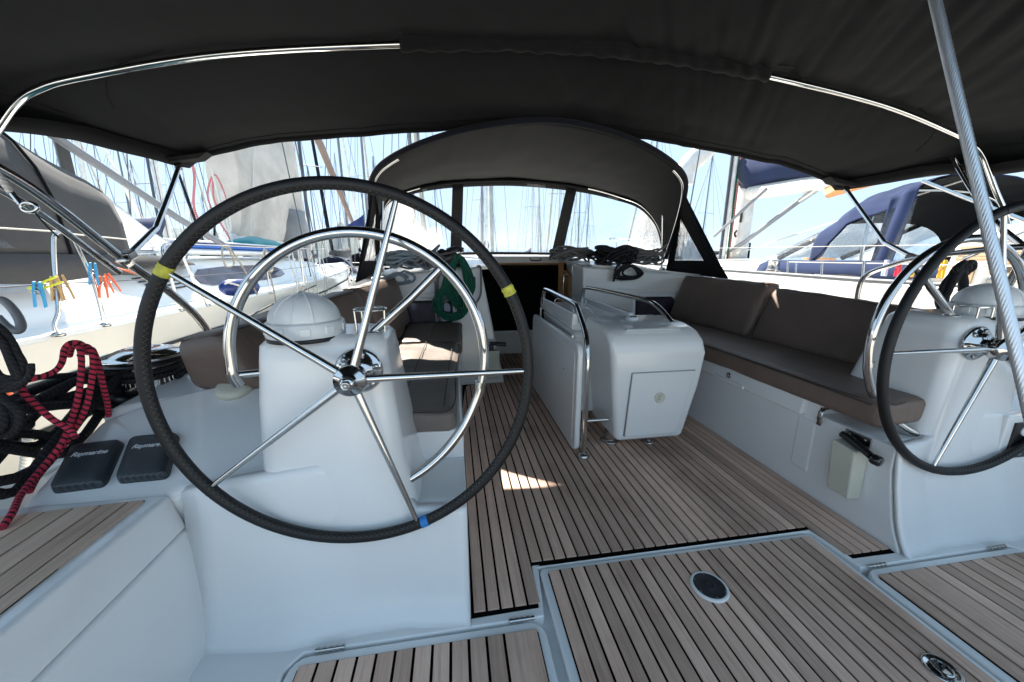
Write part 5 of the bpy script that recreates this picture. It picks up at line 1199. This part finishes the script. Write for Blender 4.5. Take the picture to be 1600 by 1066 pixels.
rline('white halyard coil hanging on the pale sail bag', [(-4.95, 7.6, 2.7), (-4.9, 7.6, 2.1), (-4.88, 7.6, 1.7), (-4.8, 7.6, 1.6), (-4.78, 7.6, 1.9), (-4.85, 7.6, 2.3), (-4.8, 7.6, 1.4), (-4.75, 7.6, 1.2)], 'ropewhite', .016)

# ---- clothes pegs
def peg_proto():
    t = bpy.data.objects.new('clothes_peg', None); COL.objects.link(t)
    for s in (-1, 1):
        part('jaw', G().prism([(s * .0025, .034), (s * .008, .034), (s * .010, .012), (s * .0115, -.022), (s * .0125, -.040), (s * .0075, -.042), (s * .006, -.012), (s * .0025, .006)], -.0055, .0055, 'y'), 'pegblue', t, bevel=.0012)
    part('spring', G().tube([(.0065 * math.cos(R(a)), -.008 + a / 1080 * .016, .004 + .0065 * math.sin(R(a))) for a in range(0, 1081, 30)], .0012, 5), 'steel2', t)
    return t
pp = peg_proto(); used = False
def peg(label, p, col, sc, rot, grp='clothes pegs on the left boat rail'):
    global used
    t = pp if not used else dup(pp); used = True
    tag(t, label, 'clothes peg', grp); t.location = p; t.scale = (sc,) * 3; t.rotation_euler = [R(a) for a in rot]
    for ch in t.children:
        if ch.name.startswith('jaw'):
            ch.material_slots[0].link = 'OBJECT'; ch.material_slots[0].material = M[col]
peg('blue clothes peg hanging upright left of the nearest stanchion', (-3.47, 2.80, .885), 'pegblue', 2.25, (10, 8, 25))
peg('yellow clothes peg lying aslant between the blue peg and the tan pegs', (-3.45, 2.82, .935), 'pegyellow', 2.1, (0, -115, 20))
peg('tan clothes peg clipped just left of the nearest stanchion', (-3.45, 2.89, .915), 'pegtan', 2.2, (8, 6, 30))
peg('second tan clothes peg overlapping the nearest stanchion', (-3.44, 2.935, .92), 'pegtan', 2.2, (0, -6, 40))
peg('blue clothes peg at the top of the second stanchion', (-3.47, 3.20, 1.00), 'pegblue', 2.2, (6, 8, 30))
peg('orange clothes peg hanging lowest on the second stanchion', (-3.47, 3.25, .90), 'pegorange', 2.2, (4, 6, 30))
peg('orange clothes peg clipped right beside the other on the second stanchion', (-3.47, 3.33, .925), 'pegorange', 2.0, (0, -14, 35))
peg('orange red clothes peg on the wire, tilted nearly flat, right of the stanchions', (-3.53, 3.60, 1.015), 'pegorange', 2.3, (0, 118, 30))
peg('orange peg hanging behind the red and black rope', (-2.62, 1.66, .60), 'pegorange', 1.9, (8, -14, 20))

# ---- right neighbour
rb = thing('sailboat', 'cream sailing boat moored close on the right with a navy sprayhood and dark bimini', 'sailboat', loc=(5.2, 4, 0))
sh2 = [(-3, 1.9, .80, 5.1), (0, 2.0, .82, 5.15), (3, 2.02, .86, 5.2), (6, 1.95, .92, 5.2), (9, 1.6, 1.00, 5.2), (12, .9, 1.10, 5.2), (14, .06, 1.18, 5.2)]
part('hull', G().loft(hull_loft(sh2), False, False), 'gelcream', rb)
part('deck', G().loft([[V(cx - hb, y, zs - .01), V(cx - hb + .01, y, zs + .03), V(cx - hb + .08, y, zs + .03), V(cx - hb + .14, y, zs - .005), V(cx - hb * .55, y, zs + .01), V(cx, y, zs + .04), V(cx + hb, y, zs)] for y, hb, zs, cx in sh2], False, False), 'gelcream', rb)
cs2 = [(1.2, .90, 1.34, 1.27), (2.6, .96, 1.34, 1.24), (3.6, 1.0, 1.32, 1.2), (5.0, 1.04, 1.32, 1.10), (7.0, 1.08, 1.30, 1.0), (9.0, 1.06, 1.05, .75), (10.5, 1.02, .7, .4)]
part('coachroof', G().loft([[V(5.2 + sx_ * w0, y, b) for sx_, w0, b in ((-1, w_, .80), (-1, w_ - .04, .88), (-1, w2 + .1, z - .04), (-1, w2 - .1, z), (1, 0, z + .04), (1, w2, z), (1, w_, .80))] for y, z, w_, w2 in cs2], False, False), 'gelcream', rb)
def hoop2(y, z, w_, zb, lean=0, n=16, p1=.6, p2=.62):
    out = []
    for k in range(n + 1):
        a = math.pi * (1 - k / n); c_, s_ = math.cos(a), math.sin(a)
        out.append(V(5.3 + w_ * math.copysign(abs(c_) ** p1, c_), y + lean * s_, zb + (z - zb) * abs(s_) ** p2))
    return out
ha, hb_, hc_ = hoop2(3.58, 2.06, 1.20, 1.02, .05), hoop2(4.12, 1.98, 1.20, 1.02, .10), hoop2(4.56, 1.62, 1.16, 1.02, .05)
g = G(); hs = [ha, hb_, hc_]
def fn(u, v):
    # the side of the hood is cut away for a window: canvas only over the upper part, narrowing aft
    lim = pl(v, [(0, .17), (.5, .12), (.8, .03), (1, 0)]); u2 = lim + u * (1 - lim * 2)
    i = v * 2; k = min(int(i), 1); f = i - k; j = u2 * 16; q = min(int(j), 15); e_ = j - q
    p = hs[k][q].lerp(hs[k][q + 1], e_).lerp(hs[k + 1][q].lerp(hs[k + 1][q + 1], e_), f)
    return p + V(0, .3, 1) * (.02 * noise.noise(V(p.x * 3, p.y * 6, p.z * 4)))
g.grid(fn, 60, 30); part('hood_canvas', g, 'navy', rb, solid=.005)
g = G(); _fn = fn
def fn(u, v):
    q_ = _fn(u, v); return V(5.3 + (q_.x - 5.3) * .985, q_.y, 1.02 + (q_.z - 1.02) * .978)
g.grid(fn, 60, 30); part('hood_lining', g, 'hem', rb)
part('hood_side_window', G().add([V(4.08, 3.45, 1.06), V(4.08, 4.45, 1.06), V(4.13, 4.10, 1.52), V(4.22, 3.50, 1.76)], [(0, 1, 2, 3)]), 'clear2', rb)
fl = G().grid(lambda u, v: V(4.05, 3.50, .98).lerp(V(4.07, 3.74, .98), u).lerp(V(4.24, 3.52, 1.90).lerp(V(4.20, 3.74, 1.80), u), v) + V(.014 * math.sin(u * 8 + v * 2), 0, 0), 16, 16)
part('hood_aft_flap', fl, 'navy', rb, solid=.006)
part('hood_band', G().loft([[V(4.075, y, 1.03), V(4.12 - .015 * k, y + .10, 1.08)] for k, y in enumerate((4.36, 4.5, 4.6))], False, False), 'navy', rb, solid=.006)
part('hood_bow', G().tube([p + V(.03, 0, -.03) for p in hoop2(3.9, 1.98, 1.17, 1.0, .1)], .018, 10), 'steel', rb)
part('hood_skirt', G().loft([[V(4.06, y, 1.08), V(3.90, y, 1.02), V(3.84, y + .02, .90 + .02 * math.sin(y * 7))] for y in [2.75 + k * .15 for k in range(17)]], False, False), 'navy', rb, solid=.008)
g = G(); hd = hoop2(5.6, 1.12, 1.12, 1.04)
def fn(u, v):
    j = u * 16; q = min(int(j), 15); e_ = j - q; p = hc_[q].lerp(hc_[q + 1], e_).lerp(hd[q].lerp(hd[q + 1], e_), v)
    return p + V(0, .02, .03) * noise.noise(p * 3)
g.grid(fn, 40, 12); part('hood_windscreen', g, 'clear2', rb)
part('windscreen_divider', G().tube([hd[6] + V(0, 0, .0), hc_[6]], .04, 6), 'hem', rb); part('windscreen_divider', G().tube([hd[10], hc_[10]], .04, 6), 'hem', rb)
part('orange_cover', G().loft([[V(5.2 + w_ * math.cos(R(a)), y, z + .12 * math.sin(R(a)) + .01 * noise.noise(V(a, y * 5, 0))) for a in range(0, 360, 30)] for y, z, w_ in ((3.2, 2.30, .22), (3.8, 2.36, .26), (4.6, 2.28, .22), (5.4, 2.18, .10))]), 'orange', rb)
for pts in ([(4.06, 3.38, 1.90), (4.06, 2.62, 1.45), (4.06, 2.2, 1.2)], [(4.05, 1.5, 1.75), (4.06, 2.5, 1.36), (4.06, 2.9, 1.10)], [(4.03, 2.4, 1.86), (4.05, 2.25, 1.05)]): part('bimini_tube', G().tube(pts, .018, 8), 'steel', rb)
# teak clad seat backs seen past the hood
def slats(x, y0, y1, z0, z1, n, par, lean=.1, mat='teakx', base='gelcream'):
    part('seat_back', G().hexa([(x + .01, y0, z0 - .04), (x + .12, y0, z0 - .04), (x + .12, y1, z0 - .04), (x + .01, y1, z0 - .04), (x + lean + .01, y0, z1 + .04), (x + lean + .12, y0, z1 + .04), (x + lean + .12, y1, z1 + .04), (x + lean + .01, y1, z1 + .04)]), base, par, bevel=.02)
    for k in range(n):
        a = z0 + (z1 - z0) * k / n; b = z0 + (z1 - z0) * (k + .86) / n; xa, xb = x + lean * k / n - .006, x + lean * (k + .86) / n - .006
        part('slat', G().hexa([(xa, y0 + .05, a), (xa + .015, y0 + .05, a), (xa + .015, y1 - .05, a), (xa, y1 - .05, a), (xb, y0 + .05, b), (xb + .015, y0 + .05, b), (xb + .015, y1 - .05, b), (xb, y1 - .05, b)]), mat, par)
slats(4.12, 2.0, 3.08, .96, 1.23, 8, rb)
slats(3.78, 2.60, 2.86, .86, 1.04, 7, rb, lean=.02)
part('white_lounger', G().hexa([(4.25, 1.5, 1.27), (5.4, 1.5, 1.27), (5.4, 3.15, 1.27), (4.25, 3.15, 1.27), (4.3, 1.5, 1.42), (5.4, 1.5, 1.42), (5.4, 3.1, 1.42), (4.3, 3.05, 1.42)]), 'gelclean', rb, bevel=.05)
part('helm_arch', G().tube(cr([(4.35, 2.55, .9), (4.35, 2.55, 1.10), (4.35, 2.8, 1.14), (4.35, 2.85, .9)], 5), .018, 8), 'steel', rb)
# mast, boom, cover, vang
part('mast', G().lathe([(0, 1.04), (.15, 1.04), (.16, 1.3), (.16, 16), (0, 16)], (5.22, 7.25, 0), seg=24, sy=1.6), 'mastwhite', rb)
part('mast_slot', G().box((5.075, 7.08, 1.95), (.012, .05, .22)), 'rubber', rb)
part('mast_cleat', G().tube(cr([(5.03, 7.1, 1.55), (4.99, 7.1, 1.62), (5.03, 7.1, 1.68)], 4), .02, 6), 'rubber', rb)
part('boom', G().tube([(5.15, 7.0, 2.40), (5.25, 3.0, 2.20)], .13, 16), 'mastwhite', rb)
part('sail_cover', bag(7.2, 3.0, 2.44, (3.4, 2.75), .26, x=5.2), 'navy', rb)
part('rolled_sail_end', G().tube(cr([(3.89, 7.4, 2.581), (3.894, 7.4, 2.802), (4.04, 7.4, 3.026), (4.273, 7.4, 3.227), (4.449, 7.4, 3.426)], 5), .20, 14), 'mastwhite', rb)
part('vang', G().tube([(4.97, 7.6, 1.10), (5.05, 6.9, 1.42), (5.16, 5.75, 2.16)], .040, 10), 'alu', rb)
part('vang_end', G().tube([(5.15, 5.85, 2.09), (5.18, 5.6, 2.24)], .052, 10), 'steel2', rb)
part('spinnaker_strut', G().tube([(4.45, 7.0, 1.55), (4.78, 6.2, 2.34)], .028, 8), 'alu', rb)
part('halyard', G().tube([(5.0, 7.2, 1.1), (5.0, 7.2, 3.2)], .022, 6), 'ropered2', rb)
part('halyard', G().tube([(4.93, 7.15, 1.1), (4.95, 7.2, 3.2)], .020, 6), 'ropegreen', rb)
part('halyard', G().tube([(4.86, 7.2, 1.1), (4.88, 7.2, 3.2)], .05, 6), 'mastwhite', rb)
part('halyard', G().tube([(4.80, 7.2, 1.1), (4.80, 7.2, 3.2)], .03, 6), 'mastdark', rb)
part('mainsheet', G().tube([(5.2, 3.4, 2.10), (5.1, 7.4, 1.14)], .012, 6), 'ropewhite', rb)
part('shroud', G().tube([(3.75, 7.0, .95), (5.0, 7.25, 14)], .012, 6), 'thinwire', rb)
part('stanchion', G().tube([(3.27, 3.90, .88), (3.30, 3.95, 1.06)], .011, 8), 'steel', rb)
for x, y in ((3.24, 3.55), (3.21, 3.10), (3.24, 3.98)):
    part('stanchion', G().tube([(x, y, .87), (x, y + .03, 1.08)], .011, 8), 'steel', rb)
part('lifeline', G().tube([(3.24, 4.0, 1.065), (3.22, 3.13, 1.06), (3.2, 1.6, 1.04)], .006, 6), 'ropewhite', rb)
part('lifeline', G().tube([(3.3, 8.5, 1.5), (3.25, 5.5, 1.27), (3.2, 1.6, 1.2)], .004, 6), 'ropewhite', rb)
part('bow_rail', G().tube(cr([(4.4, 11.5, 1.1), (4.5, 11.8, 1.75), (5.2, 13.8, 1.85), (5.9, 11.8, 1.75)], 6), .02, 8), 'steel', rb)
part('folded_frame', G().tube([(6.6, 9.4, 1.12), (6.6, 9.4, 1.52), (7.4, 9.4, 1.52), (7.4, 9.4, 1.12)], .03, 8), 'hem', rb)
part('folded_panel', G().box((7.0, 9.42, 1.30), (.72, .02, .36)), 'pegpale', rb)
part('deck_line', G().tube(cr([(3.9, 6.2, .94), (4.3, 5.6, 1.02), (4.0, 5.0, 1.0), (4.15, 4.7, 1.03)], 6), .010, 6), 'ropegrey', rb)
part('deck_hatch_rail', G().box((6.6, 6.6, 1.10), (.7, .10, .06)), 'orange', rb, bevel=.01)
part('deck_winch', G().lathe([(0, 0), (.09, 0), (.07, .06), (.065, .14), (.09, .16), (0, .17)], (3.62, 4.6, .92), seg=18), 'steel2', rb)
part('genoa_track', G().box((3.50, 5.2, .92), (.04, 2.6, .02)), 'rubber', rb)
part('deck_line', G().tube(cr([(3.45, 3.2, .90), (3.55, 4.4, .92), (3.42, 5.6, .93), (3.6, 6.8, .95)], 6), .012, 6), 'ropegrey', rb)
part('toe_rail', G().tube([(3.21, -1, .86), (3.19, 3, .90), (3.26, 6, .96), (3.6, 9, 1.04)], .018, 6), 'alu', rb)
# pegs on its lifeline
for k, (col, nm) in enumerate([('pegpale', 'pale blue'), ('pegred', 'red'), ('pegamber', 'amber'), ('pegpale', 'pale pink and white'), ('pegamber', 'last amber')]):
    yy = 2.95 - k * .105
    peg('%s clothes peg, %s of the row on the right boat lifeline' % (nm, ['first', 'second', 'third', 'fourth', 'fifth'][k]), (3.24, yy, 1.025), col, 2.0, (0, 0, 70), 'clothes pegs in a row on the right boat lifeline')

# ---- the crowd of moored yachts beyond
def far_yacht(kind):
    t = bpy.data.objects.new('moored_yacht', None); COL.objects.link(t)
    L_ = 11.5; s_ = [(-5.6, 1.55, .35), (-3, 1.8, .35), (0, 1.8, .45), (3, 1.3, .6), (5.2, .5, .8), (6, .05, .9)]
    part('hull', G().loft(hull_loft([(y, hb, z, 0) for y, hb, z in s_], 8), False, False), ['gelclean', 'gelcream', 'fender'][kind % 3], t)
    part('deck', G().loft([[V(-hb, y, z), V(0, y, z + .05), V(hb, y, z)] for y, hb, z in s_], False, False), 'gelcream', t)
    part('coachroof', G().loft([[V(-w_, y, z0_), V(-w_ * .8, y, z1_), V(w_ * .8, y, z1_), V(w_, y, z0_)] for y, w_, z0_, z1_ in ((-4, 1.2, .4, .75), (-1.5, 1.2, .4, .95), (1.5, 1.0, .5, .98), (3.2, .5, .6, .7))], False, False), 'gelclean', t)
    part('cabin_window', G().loft([[V(sx * 1.02, y, .62), V(sx * .95, y, .80)] for sx, y in ((1, -1.2), (1, 1.0))] , False, False), 'tint', t)
    H = [14.5, 16.5, 13.2, 18.0][kind % 4]
    part('mast', G().tube([(0, 1.2, .8), (0, 1.1, H)], [.085, .065], 8), ['alu', 'mastdark', 'alu', 'mastwhite'][kind % 4], t)
    part('boom', G().tube([(0, 1.1, 1.7), (0, -3.2, 1.75)], .08, 8), 'alu', t)
    part('sail_cover', G().loft([[V(.17 * math.cos(R(a)) * sc, y, z + (.22 * sc) * math.sin(R(a))) for a in range(0, 360, 36)] for y, z, sc in ((1.0, 2.35, .7), (.6, 2.1, 1.4), (-1, 1.98, 1.1), (-3.1, 1.9, .7))]), ['navydark', 'bagcan', 'greycan', 'navy'][kind % 4], t)
    for z in ([H * .36, H * .66] if kind % 2 else [H * .5]): part('spreader', G().tube([(-1.0, 1.0, z), (0, 1.15, z + .1), (1.0, 1.0, z)], .022, 6), 'alu', t)
    g = G()
    for p, q in (((-1.7, .9, .4), (-1.0, 1.0, H * .5)), ((-1.0, 1.0, H * .5), (0, 1.1, H)), ((1.7, .9, .4), (1.0, 1.0, H * .5)), ((1.0, 1.0, H * .5), (0, 1.1, H)), ((0, -5.5, .5), (0, 1.1, H)), ((-.9, .7, .4), (0, 1.1, H * .5)), ((.9, .7, .4), (0, 1.1, H * .5)), ((0, -3.1, 1.9), (0, 1.0, H * .97)), ((.1, 1.0, 1.0), (.1, 1.0, H))): g.tube([p, q], .013, 4)
    part('rigging', g, 'thinwire', t)
    part('furled_genoa', G().tube([(0, 5.7, .95), (0, 4.8, 3.5), (0, 1.25, H * .95)], [.09, .11, .03], 8), ['bagcan', 'navydark', 'mastwhite', 'bagcan'][kind % 4], t)
    if kind % 2 == 0: part('sprayhood', G().loft([[V(1.05 * math.cos(R(a)), y, .8 + h_ * math.sin(R(a))) for a in range(0, 181, 20)] for y, h_ in ((-3.0, .95), (-2.2, .9), (-1.4, .1))], False, False), ['navydark', 'greycan', 'navy'][kind % 3], t)
    part('pushpit', G().tube([(-1.4, -4.6, .4), (-1.4, -4.8, 1.1), (-1.2, -5.5, 1.15), (1.2, -5.5, 1.15), (1.4, -4.8, 1.1), (1.4, -4.6, .4)], .02, 5), 'steel2', t)
    return t
protos = [far_yacht(k) for k in range(4)]
for p_ in protos:    # the four patterns stand in the first row
    pass
rnd = random.Random(4)
spots = []
def zone(x, y, k):
    a = math.degrees(math.atan2(x + .83, y))
    look = ['slim grey mast, dark sail cover', 'dark mast, pale sail bag', 'grey mast, navy hull', 'tall white mast, blue sail cover'][k]
    row = 'near' if y < 27 else ('second' if y < 38 else ('middle' if y < 52 else ('far' if y < 70 else 'farthest')))
    where = 'beyond the left boat' if a < -28 else ('seen through the left wheel' if a < -12 else ('behind the sprayhood windows' if a < 20 else 'beyond the right boat'))
    return 'yacht, %s, %s row %s' % (look, row, where), '%s yachts %s' % (['grey masted', 'dark masted', 'navy hulled', 'white masted'][k], where)
for row, (y, step, x0, x1) in enumerate(((22, 4.6, -30, -6.5), (31, 5.2, -44, 30), (46, 6.2, -58, 44), (70, 8.5, -88, 45))):
    x = x0
    while x < x1:
        xx = x + rnd.uniform(-.6, .6)
        a_ = math.degrees(math.atan2(xx + .83, y))
        keep = 1.0 if a_ < -8 else (.95 if a_ < 20 else .45)
        if rnd.random() < keep and not (row == 0 and abs(xx) < 3): spots.append((xx, y + rnd.uniform(-1.5, 1.5)))
        x += step * rnd.uniform(.85, 1.2)
for i, (x, y) in enumerate(spots):
    k = i if i < 4 else rnd.randrange(4)
    o = protos[i] if i < 4 else dup(protos[k])
    o.location = (x, y, -.3 + rnd.uniform(-.15, .15)); flip = rnd.random() < .3
    o.rotation_euler = (R(rnd.uniform(-1.0, 1.0)), R(rnd.uniform(-1.2, 1.2)), R(rnd.uniform(-4, 4) + (180 if flip else 0)))
    sc = rnd.uniform(.85, 1.2); o.scale = (sc,) * 3
    lb, gr = zone(x, y, k); tag(o, lb, 'yacht', gr)
# the two boats a little ahead on the left, their furled sails and bows
b1 = dup(protos[1], (-7.2, 17.5, -.2), R(3)); tag(b1, 'white yacht just ahead of the left boat, its bow seen through the guard hoop', 'yacht')
b2 = dup(protos[0], (-2.6, 17.0, -.25), R(-2)); tag(b2, 'nearest yacht dead ahead, hazy behind the middle sprayhood window', 'yacht')
b3 = dup(protos[3], (-11.5, 15, -.2), R(2)); tag(b3, 'near yacht rising behind the grey sprayhood of the left boat', 'yacht')
# brown furled sail leaning on its stay, ahead on the left
tag(part('furled_sail', G().tube([(-4.06, 14, 1.76), (-4.373, 13.5, 3.059), (-4.74, 13, 4.545), (-4.956, 13, 5.067)], [.05, .08, .11, .11], 10), 'tansail'), 'tan rolled headsail leaning beyond the left boat bow', 'furled sail')
t = thing('flag', 'small navy blue flag on a thin staff beyond the wheel top', 'flag', loc=(-3.3, 11.5, 1.2))
part('staff', G().tube([(-3.28, 11.5, 1.0), (-3.32, 11.5, 3.2)], .018, 6), 'alu', t)
part('flag_cloth', G().grid(lambda u, v: V(-3.32 - .75 * u, 11.5 + .05 * math.sin(u * 9), lerp(2.0, 2.35, v) - .25 * u + (.55 * u * (.5 - v))), 14, 6), 'fender', t, solid=.006)

# ---- air over the harbour
HAZE = True
if HAZE:
    me = G().box((-400, 4300, 248), (16000, 9700, 500.6))
    hz = part('haze', me, 'white'); stuff(hz)
    hm = bpy.data.materials.new('haze_air'); hm.use_nodes = True; nt = hm.node_tree; nt.nodes.clear()
    o_ = nt.nodes.new('ShaderNodeOutputMaterial'); v_ = nt.nodes.new('ShaderNodeVolumePrincipled')
    v_.inputs['Color'].default_value = (.70, .82, 1.0, 1); v_.inputs['Density'].default_value = .00005; v_.inputs['Anisotropy'].default_value = .2
    nt.links.new(v_.outputs[0], o_.inputs['Volume']); hz.data.materials.clear(); hz.data.materials.append(hm)
